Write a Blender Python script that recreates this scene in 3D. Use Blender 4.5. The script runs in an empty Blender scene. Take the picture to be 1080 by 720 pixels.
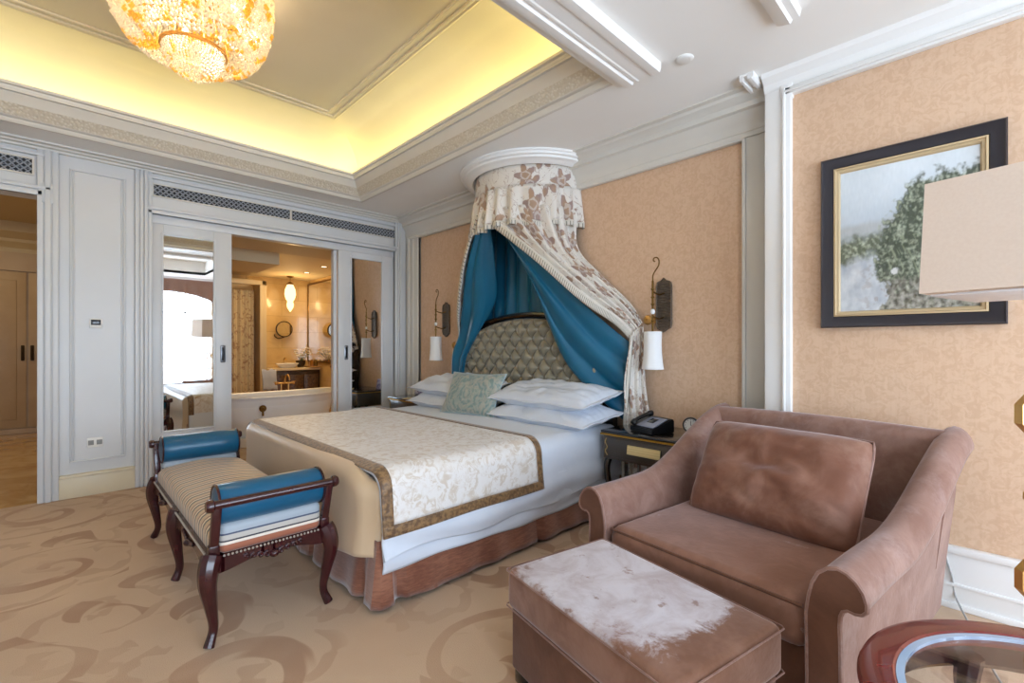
import bpy, bmesh, math, random
from mathutils import Vector, Matrix, noise
random.seed(7)
PI = math.pi
sc = bpy.context.scene
COL = sc.collection

# ------------------------------------------------------------------ helpers
def lin(h):
    v = [int(h[i:i + 2], 16) / 255 for i in (0, 2, 4)]
    return tuple(c / 12.92 if c <= .04045 else ((c + .055) / 1.055) ** 2.4 for c in v) + (1,)

class NT:
    """small node-tree helper"""
    def __init__(s, name):
        s.m = bpy.data.materials.new(name); s.m.use_nodes = True
        s.t = s.m.node_tree; s.t.nodes.clear()
    def n(s, typ, ins=None, **props):
        nd = s.t.nodes.new(typ)
        for k, v in props.items(): setattr(nd, k, v)
        for k, v in (ins or {}).items():
            if hasattr(v, 'is_output'): s.t.links.new(v, nd.inputs[k])
            else: nd.inputs[k].default_value = v
        return nd
    def math(s, op, a, b=0.0, c=0.0, clamp=False):
        nd = s.t.nodes.new('ShaderNodeMath'); nd.operation = op; nd.use_clamp = clamp
        for i, v in enumerate((a, b, c)):
            if hasattr(v, 'is_output'): s.t.links.new(v, nd.inputs[i])
            else: nd.inputs[i].default_value = v
        return nd.outputs[0]
    def mix(s, f, a, b):
        nd = s.t.nodes.new('ShaderNodeMix'); nd.data_type = 'RGBA'
        for i, v in ((0, f), (6, a), (7, b)):
            if hasattr(v, 'is_output'): s.t.links.new(v, nd.inputs[i])
            else: nd.inputs[i].default_value = v
        return nd.outputs[2]
    def ramp(s, f, lo, hi):
        nd = s.n('ShaderNodeMapRange', {0: f, 1: lo, 2: hi, 3: 0.0, 4: 1.0}); nd.interpolation_type = 'SMOOTHSTEP'
        return nd.outputs[0]
    def coord(s, kind='Object', scale=(1, 1, 1), rot=(0, 0, 0)):
        tc = s.n('ShaderNodeTexCoord')
        mp = s.n('ShaderNodeMapping', {0: tc.outputs[kind], 2: rot, 3: scale})
        return mp.outputs[0]
    def noise(s, v, scale, detail=3, rough=.5, dist=0):
        return s.n('ShaderNodeTexNoise', {'Vector': v, 'Scale': scale, 'Detail': detail, 'Roughness': rough, 'Distortion': dist}).outputs[0]
    def bump(s, h, strength, dist=.01):
        return s.n('ShaderNodeBump', {'Height': h, 'Strength': strength, 'Distance': dist}).outputs[0]
    def out(s, sh):
        o = s.n('ShaderNodeOutputMaterial'); s.t.links.new(sh, o.inputs[0]); return s.m
    def pr(s, col, rough=.5, metal=0, sheen=0, coat=0, normal=None, spec=.5, **kw):
        ins = {'Base Color': col, 'Roughness': rough, 'Metallic': metal, 'Sheen Weight': sheen, 'Coat Weight': coat, 'Specular IOR Level': spec}
        ins.update(kw)
        if normal is not None: ins['Normal'] = normal
        return s.n('ShaderNodeBsdfPrincipled', ins).outputs[0]

def simple(name, col, rough=.5, metal=0, sheen=0, coat=0, vs=6, col2=None, va=.5, bs=60, bst=.0, **kw):
    t = NT(name); v = t.coord()
    c = lin(col)
    if col2: c = t.mix(t.math('MULTIPLY', t.ramp(t.noise(v, vs, 4), .3, .7), va), lin(col), lin(col2))
    nm = t.bump(t.noise(v, bs, 3), bst) if bst else None
    return t.out(t.pr(c, rough, metal, sheen, coat, nm, **kw))

class MB:
    def __init__(s): s.bm = bmesh.new(); s.uv = s.bm.loops.layers.uv.new('UVMap')
    def box(s, x0, y0, z0, x1, y1, z1, bev=0, seg=2, rot=None, piv=None):
        r = bmesh.ops.create_cube(s.bm, size=1)
        vs = r['verts']
        for v in vs:
            v.co = Vector(((x0 + x1) / 2 + v.co.x * (x1 - x0), (y0 + y1) / 2 + v.co.y * (y1 - y0), (z0 + z1) / 2 + v.co.z * (z1 - z0)))
        if bev:
            es = list({e for v in vs for e in v.link_edges})
            g = bmesh.ops.bevel(s.bm, geom=es, offset=bev, segments=seg, profile=.5, affect='EDGES')
            vs = list({v for f in g['faces'] for v in f.verts} | {v for v in vs if v.is_valid})
        if rot is not None:
            M = Matrix.Translation(piv or (0, 0, 0)) @ rot @ Matrix.Translation(-Vector(piv or (0, 0, 0)))
            for v in vs: v.co = M @ v.co
        return s
    def lathe(s, prof, c=(0, 0, 0), seg=32, a0=0, a1=2 * PI, axis='z', sx=1, sy=1, cap=False):
        rings = []; n = seg if abs(a1 - a0 - 2 * PI) < 1e-6 else seg + 1
        for r, z in prof:
            ring = []
            for i in range(n):
                a = a0 + (a1 - a0) * i / seg
                x, y = r * math.cos(a) * sx, r * math.sin(a) * sy
                p = {'z': (x, y, z), 'x': (z, x, y), 'y': (x, z, y)}[axis]
                ring.append(s.bm.verts.new(Vector(c) + Vector(p)))
            rings.append(ring)
        closed = n == seg
        for a, b in zip(rings, rings[1:]):
            for i in range(n if closed else n - 1):
                j = (i + 1) % n
                try: s.bm.faces.new((a[i], a[j], b[j], b[i]))
                except ValueError: pass
        if cap:
            for r in (rings[0], rings[-1]):
                try: s.bm.faces.new(r)
                except ValueError: pass
        return s
    def tube(s, pts, r, seg=8, closed=False, rfun=None, flat=1.0):
        pts = [Vector(p) for p in pts]; n = len(pts); rings = []
        up = None
        for i, p in enumerate(pts):
            a = pts[(i - 1) % n] if (i or closed) else p; b = pts[(i + 1) % n] if (i < n - 1 or closed) else p
            d = (b - a).normalized()
            if up is None: up = Vector((0, 0, 1)) if abs(d.z) < .9 else Vector((1, 0, 0))
            sd = d.cross(up)
            if sd.length < 1e-4: sd = d.cross(Vector((0, 1, 0)))
            sd.normalize(); u2 = sd.cross(d).normalized(); up = u2
            rr = rfun(i / (n - 1)) if rfun else r
            rings.append([s.bm.verts.new(p + sd * (rr * math.cos(2 * PI * k / seg)) + u2 * (rr * flat * math.sin(2 * PI * k / seg))) for k in range(seg)])
        m = n if closed else n - 1
        for i in range(m):
            a, b = rings[i], rings[(i + 1) % n]
            for k in range(seg):
                j = (k + 1) % seg
                try: s.bm.faces.new((a[k], a[j], b[j], b[k]))
                except ValueError: pass
        if not closed:
            for r_ in (rings[0], rings[-1]):
                try: s.bm.faces.new(r_)
                except ValueError: pass
        return s
    def grid(s, f, nu, nv, us=1, vs=1, closed_u=False):
        V = [[s.bm.verts.new(Vector(f(i / nu, j / nv))) for j in range(nv + 1)] for i in range(nu + (0 if closed_u else 1))]
        for i in range(nu):
            for j in range(nv):
                i2 = (i + 1) % len(V)
                q = (V[i][j], V[i2][j], V[i2][j + 1], V[i][j + 1])
                if len(set(q)) < 4: continue
                try: fc = s.bm.faces.new(q)
                except ValueError: continue
                for lp, (a, b) in zip(fc.loops, ((i, j), (i + 1, j), (i + 1, j + 1), (i, j + 1))):
                    lp[s.uv].uv = (a / nu * us, b / nv * vs)
        return s
    def sweep(s, prof, p0, p1, nrm, cap=True):
        """extrude a profile [(d, z)] from p0 to p1; d runs along nrm, z is height"""
        p0, p1, nrm = Vector(p0), Vector(p1), Vector(nrm)
        a = [s.bm.verts.new(p0 + nrm * d + Vector((0, 0, z))) for d, z in prof]
        b = [s.bm.verts.new(p1 + nrm * d + Vector((0, 0, z))) for d, z in prof]
        for i in range(len(a) - 1): s.bm.faces.new((a[i], a[i + 1], b[i + 1], b[i]))
        if cap:
            s.bm.faces.new(a); s.bm.faces.new(b)
            s.bm.faces.new((a[-1], a[0], b[0], b[-1]))
        return s
    def ringsweep(s, prof, x0, y0, x1, y1):
        """sweep profile [(inset, z)] round a rectangle with mitred corners"""
        R = []
        for d, z in prof:
            R.append([s.bm.verts.new(p) for p in ((x0 + d, y0 + d, z), (x1 - d, y0 + d, z), (x1 - d, y1 - d, z), (x0 + d, y1 - d, z))])
        for a, b in zip(R, R[1:]):
            for k in range(4):
                j = (k + 1) % 4
                s.bm.faces.new((a[k], a[j], b[j], b[k]))
        return s
    def poly(s, pts, d):
        """prism: polygon pts extruded by vector d"""
        a = [s.bm.verts.new(Vector(p)) for p in pts]; b = [s.bm.verts.new(Vector(p) + Vector(d)) for p in pts]
        s.bm.faces.new(a); s.bm.faces.new(list(reversed(b)))
        for i in range(len(a)):
            j = (i + 1) % len(a); s.bm.faces.new((a[i], b[i], b[j], a[j]))
        return s
    def ball(s, c, r, u=10, v=8, sc_=(1, 1, 1)):
        g = bmesh.ops.create_uvsphere(s.bm, u_segments=u, v_segments=v, radius=r)
        for w in g['verts']: w.co = Vector(c) + Vector((w.co.x * sc_[0], w.co.y * sc_[1], w.co.z * sc_[2]))
        return s
    def octa(s, c, r, h):
        c = Vector(c)
        v = [s.bm.verts.new(c + Vector(p)) for p in ((r, 0, 0), (0, r, 0), (-r, 0, 0), (0, -r, 0), (0, 0, h), (0, 0, -h))]
        for k in range(4):
            s.bm.faces.new((v[k], v[(k + 1) % 4], v[4])); s.bm.faces.new((v[(k + 1) % 4], v[k], v[5]))
        return s
    def make(s, name, mat, parent=None, smooth=True, ang=35, world=False, thick=0, sub=0):
        bm = s.bm
        bmesh.ops.recalc_face_normals(bm, faces=bm.faces)
        me = bpy.data.meshes.new(name); bm.to_mesh(me); bm.free()
        if isinstance(mat, (list, tuple)):
            for m_ in mat: me.materials.append(m_)
        else: me.materials.append(mat)
        if smooth:
            me.polygons.foreach_set('use_smooth', [True] * len(me.polygons))
            me.set_sharp_from_angle(angle=math.radians(ang))
        o = bpy.data.objects.new(name, me); COL.objects.link(o)
        if parent is not None:
            if world: me.transform(world_m(parent).inverted())
            o.parent = parent
        if thick:
            md = o.modifiers.new('solid', 'SOLIDIFY'); md.thickness = thick; md.offset = 0
        if sub:
            md = o.modifiers.new('sub', 'SUBSURF'); md.levels = sub; md.render_levels = sub
        return o

def world_m(o):
    m = Matrix.LocRotScale(o.location, o.rotation_euler, o.scale)
    return world_m(o.parent) @ m if o.parent else m

def thing(name, label, cat, loc=(0, 0, 0), rz=0, group=None):
    o = bpy.data.objects.new(name, None); COL.objects.link(o)
    o.empty_display_size = .1; o.location = loc; o.rotation_euler = (0, 0, rz)
    return tag(o, label, cat, group)
def tag(o, label, cat, group=None):
    o['label'] = label; o['category'] = cat
    if group: o['group'] = group
    return o
def struct(o):
    o['kind'] = 'structure'; return o

def smoothstep(a, b, x):
    t = min(1, max(0, (x - a) / (b - a))); return t * t * (3 - 2 * t)
def lerp(a, b, t): return a + (b - a) * t
def bez(pts, n=24):
    """Catmull-Rom through pts"""
    P = [Vector(p) for p in pts]; P = [P[0] * 2 - P[1]] + P + [P[-1] * 2 - P[-2]]
    out = []; segs = len(P) - 3
    for i in range(n + 1):
        t = i / n * segs; k = min(int(t), segs - 1); t -= k
        a, b, c, d = P[k:k + 4]
        out.append(.5 * ((2 * b) + (c - a) * t + (2 * a - 5 * b + 4 * c - d) * t * t + (-a + 3 * b - 3 * c + d) * t ** 3))
    return out
def interp(pts, t):
    k = min(int(t * (len(pts) - 1)), len(pts) - 2); f = t * (len(pts) - 1) - k
    return pts[k].lerp(pts[k + 1], f)

# ------------------------------------------------------------------ materials
white_paint = simple('white_paint', 'd9d5cc', .42, vs=2, col2='cfcabf', va=.5)
panel_paint = simple('panel_paint', 'd3d5d7', .38, vs=2, col2='cccdcd', va=.5)
ceiling_paint = simple('ceiling_paint', 'f0efeb', .8, vs=1.5, col2='ebe9e4')
cream_paint = simple('cream_paint', 'e6dcc2', .7, vs=2, col2='e0d5ba')
trim_white = simple('trim_white', 'eeedea', .4)
t = NT('carved_cornice'); v = t.coord(scale=(1, 1, 1))
vz = t.n('ShaderNodeTexVoronoi', {'Vector': v, 'Scale': 52.0}).outputs[0]
carved_paint = t.out(t.pr(t.mix(t.ramp(vz, .1, .6), lin('ded8cb'), lin('cdc4b2')), .5, normal=t.bump(vz, .5, .012)))
hall_paint = simple('hall_paint', 'c9b48c', .5)
wood_dark = simple('mahogany', '300d10', .25, coat=.3, vs=14, col2='45151a')
wood_black = simple('black_lacquer', '15110f', .18, coat=.6, vs=8, col2='1e1714')
red_wood = simple('red_mahogany', '6d1a16', .25, coat=.5, vs=9, col2='551210')
brass = simple('antique_brass', '8a6a38', .35, metal=1, vs=30, col2='5c4424')
gold = simple('polished_gold', 'c9a164', .38, metal=1)
steel = simple('brushed_steel', '8d9096', .35, metal=1)
dark_metal = simple('bronze', '4a3b2a', .45, metal=.8, vs=30, col2='2e241a')
plate_metal = simple('aged_silver_bronze', '74675a', .5, metal=.5, vs=40, col2='564a3e')
black_plastic = simple('black_plastic', '121316', .3)
white_plastic = simple('white_plastic', 'e6e6e2', .4)
screen_grey = simple('grey_screen', '8d93a6', .2)
dark_screen = simple('dark_screen', '2a2c31', .15)
mirror = NT('mirror_glass'); mirror = mirror.out(mirror.pr((.9, .91, .9, 1), .015, 1))
glass_t = NT('clear_glass'); glass = glass_t.out(glass_t.pr((.93, .97, .97, 1), .02, **{'Transmission Weight': 1.0, 'IOR': 1.2}))
tg = NT('table_glass'); lw_ = tg.n('ShaderNodeLayerWeight', {0: .5}).outputs[1]; fr_ = tg.math('ADD', .03, tg.math('MULTIPLY', tg.math('POWER', lw_, 4.0), .6))
table_glass = tg.out(tg.n('ShaderNodeMixShader', {0: fr_, 1: tg.n('ShaderNodeBsdfTransparent', {0: (.985, .99, .99, 1)}).outputs[0], 2: tg.n('ShaderNodeBsdfGlossy', {0: (1, 1, 1, 1), 1: .02}).outputs[0]}).outputs[0])
bevel_glass = simple('bevelled_glass_edge', '9db2cc', .1, coat=.5)
porcelain = simple('porcelain', 'eef0f0', .15, coat=.5)
black_vent = simple('vent_black', '1d2024', .6)

# wallpaper
def wallpaper(name, c1, c2):
    t = NT(name); v = t.coord()
    n1 = t.noise(v, 26, 5, .65, 1.2); n2 = t.noise(t.coord(scale=(60, 60, 2.0)), 1.6, 3)
    f = t.math('ADD', t.math('MULTIPLY', t.ramp(n1, .42, .6), .7), t.math('MULTIPLY', t.ramp(n2, .35, .7), .2))
    return t.out(t.pr(t.mix(f, lin(c1), lin(c2)), .6, normal=t.bump(n1, .12), sheen=.1))
paper = wallpaper('damask_wallpaper', 'd8b799', 'cca787')

# carpet with scrolls
t = NT('scroll_carpet'); v = t.coord()
def scroll_layer(t, v, scale, off, turns, wid):
    vv = t.n('ShaderNodeVectorMath', {0: v, 1: off}); vv.operation = 'ADD'
    wob = t.n('ShaderNodeTexNoise', {'Vector': vv.outputs[0], 'Scale': 1.7, 'Detail': 2.0})
    w2 = t.n('ShaderNodeVectorMath', {0: wob.outputs[1], 1: (.14, .14, .0)}); w2.operation = 'MULTIPLY'
    v3 = t.n('ShaderNodeVectorMath', {0: vv.outputs[0], 1: w2.outputs[0]}); v3.operation = 'ADD'
    flat = t.n('ShaderNodeVectorMath', {0: v3.outputs[0], 1: (1, 1, 0)}); flat.operation = 'MULTIPLY'
    vo = t.n('ShaderNodeTexVoronoi', {'Vector': flat.outputs[0], 'Scale': scale, 'Randomness': .75})
    d = t.n('ShaderNodeVectorMath', {0: flat.outputs[0], 1: vo.outputs['Position']}); d.operation = 'SUBTRACT'
    sx = t.n('ShaderNodeSeparateXYZ', {0: d.outputs[0]})
    ang = t.math('DIVIDE', t.math('ARCTAN2', sx.outputs[1], sx.outputs[0]), 2 * PI)
    ln = t.n('ShaderNodeVectorMath', {0: d.outputs[0]}); ln.operation = 'LENGTH'
    r = ln.outputs[1]
    lo = r
    ph = t.math('FRACT', t.math('ADD', t.math('MULTIPLY', lo, turns), t.math('ADD', ang, 10)))
    tri = t.math('ABSOLUTE', t.math('SUBTRACT', ph, .5))
    rim = t.math('MULTIPLY', t.math('SINE', t.math('MULTIPLY', t.math('ADD', ang, t.math('MULTIPLY', r, 2.5)), 2 * PI * 5)), .05)
    band = t.ramp(t.math('ADD', tri, rim), wid + .035, wid)
    out_ = t.ramp(vo.outputs['Distance'], .78, .66)
    return t.math('MULTIPLY', band, out_)
s1 = scroll_layer(t, v, 1.45, (.35, .15, 0), 3.6, .095)
s2 = scroll_layer(t, v, 2.3, (1.7, .8, 0), -5.0, .09)
f = t.math('MAXIMUM', t.math('MULTIPLY', s1, .8), t.math('MULTIPLY', s2, .35))
f = t.math('MULTIPLY', f, t.math('ADD', .45, t.math('MULTIPLY', t.ramp(t.noise(v, 2.2, 3), .3, .6), .55)))
fib = t.noise(v, 260, 2)
base = t.mix(t.ramp(t.noise(v, 1.3, 3), .3, .7), lin('cbae90'), lin('bd9f82'))
c = t.mix(f, base, lin('946a4c'))
c = t.mix(t.math('MULTIPLY', fib, .35), c, lin('d9bfa2'))
carpet = t.out(t.pr(c, .95, normal=t.bump(fib, .35, .01), spec=.1, sheen=.15))

# marble floor
t = NT('marble_floor'); v = t.coord()
n1 = t.noise(v, 2.2, 6, .6, 2)
marble = t.out(t.pr(t.mix(t.ramp(n1, .35, .7), lin('d9b67c'), lin('b98d55')), .12, coat=.3))
t = NT('marble_wall'); v = t.coord()
br = t.n('ShaderNodeTexBrick', {'Vector': t.coord(rot=(PI / 2, 0, 0)), 'Scale': 1.0, 'Mortar Size': .004, 'Brick Width': .6, 'Row Height': .3, 'Color1': lin('d8bb84'), 'Color2': lin('cfae74'), 'Mortar': lin('bd9d66')})
marble_wall = t.out(t.pr(t.mix(t.math('MULTIPLY', t.ramp(t.noise(v, 3, 6, .6, 1.5), .4, .7), .4), br.outputs[0], lin('b8935a')), .2, coat=.3))

# velvet
def velvet(name, c1, c2, pale=None, thr=(.5, .62), extra=None, SH=.5):
    t = NT(name); v = t.coord()
    n = t.noise(v, 7, 5, .6, .6)
    c = t.mix(t.ramp(n, .35, .7), lin(c1), lin(c2))
    if pale:
        c = t.mix(t.math('MULTIPLY', t.ramp(t.noise(v, 4, 8, .75, .3), *thr), .32), c, lin(pale))
    if extra: c = extra(t, v, c)
    return t.out(t.pr(c, .62, normal=t.bump(t.noise(v, 45, 4), .12, .01), sheen=SH, spec=.3, **{'Sheen Roughness': .38, 'Sheen Tint': (.95, .9, .93, 1)}))
velvet_sofa = velvet('velvet_rose_brown', '7f5c4e', '957467', 'b9a39e', (.50, .70))
velvet_seat = velvet('velvet_seat', '7d5643', '8e6654', 'bfadac', (.60, .67))
velvet_pillow = velvet('velvet_pillow', '744a37', '87604e', 'ab8d7c', (.52, .72))
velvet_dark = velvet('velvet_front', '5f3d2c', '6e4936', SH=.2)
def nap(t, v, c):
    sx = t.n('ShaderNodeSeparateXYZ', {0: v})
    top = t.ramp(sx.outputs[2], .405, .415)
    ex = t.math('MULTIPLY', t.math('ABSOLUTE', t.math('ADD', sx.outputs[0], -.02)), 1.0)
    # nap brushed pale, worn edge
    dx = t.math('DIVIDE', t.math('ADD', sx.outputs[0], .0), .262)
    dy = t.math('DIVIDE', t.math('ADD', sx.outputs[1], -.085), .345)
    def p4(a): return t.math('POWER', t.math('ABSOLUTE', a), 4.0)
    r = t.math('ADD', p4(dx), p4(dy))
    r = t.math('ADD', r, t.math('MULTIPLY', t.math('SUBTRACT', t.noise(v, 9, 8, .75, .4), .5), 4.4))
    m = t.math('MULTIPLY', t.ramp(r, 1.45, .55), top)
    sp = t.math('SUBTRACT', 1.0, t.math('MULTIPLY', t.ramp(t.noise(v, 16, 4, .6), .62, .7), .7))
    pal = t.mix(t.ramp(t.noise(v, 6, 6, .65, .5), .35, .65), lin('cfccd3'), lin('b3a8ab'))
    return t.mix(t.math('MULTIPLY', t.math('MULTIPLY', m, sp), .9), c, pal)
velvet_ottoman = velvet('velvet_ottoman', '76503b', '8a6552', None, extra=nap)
blue_silk = simple('teal_silk', '076080', .36, sheen=.05, vs=3, col2='06516c', bs=40, bst=.06)
blue_bolster = simple('teal_satin', '065679', .3, sheen=.05, vs=3, col2='054a6a')
linen = simple('white_linen', 'd2d8e2', .75, sheen=.2, vs=4, col2='c8cfda', bs=9, bst=.25)
beige_satin = simple('beige_satin', 'ccb190', .33, sheen=.3, vs=3, col2='c3a885', va=.5, bs=5, bst=.06)
t = NT('bronze_taffeta'); v = t.coord()
st = t.math('ADD', t.math('MULTIPLY', t.noise(t.coord(scale=(14, 14, 90)), 1.5, 3, .7), .5), t.math('MULTIPLY', t.noise(v, 5, 3), .5))
taffeta = t.out(t.pr(t.mix(t.ramp(st, .38, .66), lin('744330'), lin('9c6850')), .38, sheen=.5, normal=t.bump(st, .2)))
t = NT('bedspread_damask'); v = t.coord(scale=(1, 1, 1))
n1 = t.noise(v, 17, 6, .7, 1.5); vo = t.n('ShaderNodeTexVoronoi', {'Vector': v, 'Scale': 13.0}).outputs[0]
f = t.math('MULTIPLY', t.ramp(n1, .45, .58), t.ramp(vo, .1, .55))
damask = t.out(t.pr(t.mix(f, lin('dcd7d2'), lin('c6b8a8')), t.math('ADD', t.math('MULTIPLY', f, .25), .35), sheen=.4, normal=t.bump(n1, .35, .012)))
t = NT('bronze_braid'); v = t.coord()
n1 = t.noise(v, 60, 3)
braid = t.out(t.pr(t.mix(t.ramp(n1, .35, .65), lin('5b4026'), lin('8a6a44')), .45, sheen=.3, normal=t.bump(n1, .4)))
t = NT('teal_paisley'); v = t.coord()
n1 = t.noise(v, 9, 5, .6, 2.5); w = t.n('ShaderNodeTexWave', {'Vector': v, 'Scale': 6.0, 'Distortion': 12.0, 'Detail': 3.0, 'Detail Scale': 1.5}); w.wave_type = 'RINGS'
f = t.ramp(w.outputs[1], .3, .7)
c = t.mix(t.math('MULTIPLY', f, .6), lin('8f9a92'), lin('52797d')); c = t.mix(t.math('MULTIPLY', t.ramp(n1, .45, .62), .7), c, lin('a9a294'))
paisley = t.out(t.pr(c, .45, sheen=.4, normal=t.bump(n1, .2)))
silver_sat = simple('silver_green_satin', '857d6a', .3, metal=.15, sheen=.3, vs=5, col2='918a77', va=.5)
stripes_t = NT('striped_silk'); t = stripes_t; v = t.coord()
sx = t.n('ShaderNodeSeparateXYZ', {0: v})
cr = t.n('ShaderNodeValToRGB', {0: t.math('FRACT', t.math('MULTIPLY', t.math('ADD', sx.outputs[1], 5), 12.5))})
cr.color_ramp.interpolation = 'CONSTANT'
els = [(0, 'c0a278'), (.26, '1c120e'), (.46, 'dcc9a6'), (.66, '744830'), (.82, 'c0a278')]
for i, (p, h) in enumerate(els):
    e = cr.color_ramp.elements[i] if i < 2 else cr.color_ramp.elements.new(p)
    e.position = p; e.color = lin(h)
stripe_top = t.out(t.pr(cr.outputs[0], .45, sheen=.3))
t = NT('striped_silk_end'); v = t.coord(); sx = t.n('ShaderNodeSeparateXYZ', {0: v})
cr = t.n('ShaderNodeValToRGB', {0: t.n('ShaderNodeMapRange', {0: sx.outputs[2], 1: .345, 2: .50}).outputs[0]})
cr.color_ramp.interpolation = 'CONSTANT'
els = [(0, 'cfc6b8'), (.1, '2c2a36'), (.13, 'ded4c6'), (.2, '9d6048'), (.42, 'ded4c6'), (.5, '2c2a36'), (.54, 'b5b0a8'), (.68, '3c4660'), (.73, '9aa3ab')]
for i, (p, h) in enumerate(els):
    e = cr.color_ramp.elements[i] if i < 2 else cr.color_ramp.elements.new(p)
    e.position = p; e.color = lin(h)
stripe_end = t.out(t.pr(cr.outputs[0], .45, sheen=.3))

# printed curtain fabric (UV in metres)
t = NT('floral_print'); tc = t.n('ShaderNodeTexCoord'); uv = tc.outputs[2]
vo = t.n('ShaderNodeTexVoronoi', {'Vector': uv, 'Scale': 4.0, 'Randomness': .95}); vo.voronoi_dimensions = '2D'
d = t.n('ShaderNodeVectorMath', {0: uv, 1: vo.outputs['Position']}); d.operation = 'SUBTRACT'
sx = t.n('ShaderNodeSeparateXYZ', {0: d.outputs[0]})
ang = t.math('ARCTAN2', sx.outputs[1], sx.outputs[0]); ln = t.n('ShaderNodeVectorMath', {0: d.outputs[0]}); ln.operation = 'LENGTH'; r = t.math('ADD', ln.outputs[1], t.math('MULTIPLY', t.math('SUBTRACT', t.noise(uv, 22, 3), .5), .07))
pet = t.math('MULTIPLY', t.math('ADD', t.math('MULTIPLY', t.math('COSINE', t.math('MULTIPLY', ang, 5)), .28), .72), .10)
flower = t.ramp(t.math('SUBTRACT', r, pet), .008, -.004)
vein = t.ramp(t.math('ABSOLUTE', t.math('SUBTRACT', r, .03)), .006, .012)
flower = t.math('MULTIPLY', flower, t.math('ADD', t.math('MULTIPLY', vein, .5), .5))
nz = t.noise(uv, 9, 3, .6, 1); stem = t.ramp(t.math('ABSOLUTE', t.math('SUBTRACT', nz, .5)), .014, .006)
f = t.math('MAXIMUM', flower, t.math('MULTIPLY', stem, .7))
c = t.mix(t.math('MULTIPLY', f, .85), lin('dcd6cd'), t.mix(t.ramp(t.noise(uv, 14, 2), .4, .6), lin('9a7350'), lin('8a6a62')))
floral = t.out(t.pr(c, .6, sheen=.25))
t = NT('tassel_trim'); tc = t.n('ShaderNodeTexCoord'); sx = t.n('ShaderNodeSeparateXYZ', {0: tc.outputs[2]})
fr = t.math('FRACT', t.math('MULTIPLY', sx.outputs[0], 1.0)); m = t.math('MULTIPLY', t.ramp(t.math('ABSOLUTE', t.math('SUBTRACT', fr, .5)), .3, .42), t.ramp(sx.outputs[1], .2, .3))
trim_m = t.out(t.pr(t.mix(m, lin('d2ccc0'), lin('7d776b')), .7, sheen=.2))
shade_white = NT('white_pleated_shade'); t = shade_white
shade_white = t.out(t.pr(lin('e9e9e8'), .7, **{'Subsurface Weight': 0.0}))
lamp_shade_m = simple('cream_lampshade', 'e6d3c2', .75, vs=120, col2='dfcab8', va=.5)
dif_t = NT('frosted_diffuser'); frosted = dif_t.out(dif_t.pr((.9, .9, .92, 1), .6))

def emit(name, col, s):
    t = NT(name); return t.out(t.n('ShaderNodeEmission', {0: col, 1: s}).outputs[0])
bulb_warm = emit('warm_bulb', (1, .62, .25, 1), 22)
bulb_chand = emit('chandelier_bulb', (1, .82, .55, 1), 8)
t = NT('clear_crystal')
cl = t.n('ShaderNodeBsdfTranslucent', {0: (1, .96, .88, 1)}).outputs[0]; gl = t.n('ShaderNodeBsdfGlossy', {0: (1, .96, .9, 1), 1: .1}).outputs[0]
crystal = t.out(t.n('ShaderNodeMixShader', {0: .3, 1: cl, 2: gl}).outputs[0])
t = NT('amber_crystal')
cl = t.n('ShaderNodeBsdfTranslucent', {0: (1, .76, .30, 1)}).outputs[0]; gl = t.n('ShaderNodeBsdfGlossy', {0: (1, .7, .3, 1), 1: .12}).outputs[0]
amber = t.out(t.n('ShaderNodeMixShader', {0: .3, 1: cl, 2: gl}).outputs[0])

# ------------------------------------------------------------------ key sizes
XH, YA, ZC = 3.255, 5.26, 2.85       # headboard wall, door wall, ceiling
XN, YJ = 3.07, .95                   # nearer wall plane and the jog
XL, YB = -2.3, -2.6                  # unseen left wall, window wall
# tray
TX0, TX1, TY0, TY1 = -1.15, 2.39, 1.585, 4.85
UX0, UX1, UY0, UY1 = -1.15, 2.40, -2.0, .60

# ------------------------------------------------------------------ room shell
def quad(mb, a, b, c, d): mb.bm.faces.new([mb.bm.verts.new(p) for p in (a, b, c, d)])
m = MB(); m.box(XL - .1, YB - .1, -.1, 3.4, YA + .02, 0); struct(m.make('floor', carpet, smooth=False))
m = MB(); m.box(XL - .1, YA + .02, -.1, 3.7, 10.2, -.004); struct(m.make('floor_marble', marble, smooth=False))

m = MB()
zt = ZC + .06
for x0, y0, x1, y1 in ((XL, TY1, 3.4, YA), (XL, UY1, 3.4, TY0), (XL, YB, 3.4, UY0), (XL, TY0, TX0, TY1), (TX1, TY0, 3.4, TY1), (XL, UY0, UX0, UY1), (UX1, UY0, 3.4, UY1)):
    m.box(x0, y0, ZC, x1, y1, zt)
struct(m.make('ceiling', ceiling_paint, smooth=False))
# tray cove and upper panel
cove = [(0, ZC + .05), (0, ZC + .15)] + [(.54 * (1 - math.cos(a * PI / 2 / 12)), ZC + .15 + .40 * math.sin(a * PI / 2 / 12)) for a in range(1, 13)]
m = MB(); m.ringsweep(cove, TX0, TY0, TX1, TY1)
d, z = cove[-1]; quad(m, (TX0 + d, TY0 + d, z), (TX1 - d, TY0 + d, z), (TX1 - d, TY1 - d, z), (TX0 + d, TY1 - d, z))
struct(m.make('ceiling_cove', cream_paint, ang=25))
m = MB(); zz = ZC + .55
for ins in (.50, .535, .60):
    m.ringsweep([(ins, zz), (ins + .003, zz - .012), (ins + .012, zz - .016), (ins + .021, zz - .012), (ins + .024, zz)] if ins > .5 else [(ins + .0, zz - .002), (ins + .02, zz - .012), (ins + .035, zz)], TX0, TY0, TX1, TY1)
struct(m.make('trim_1', cream_paint))
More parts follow.
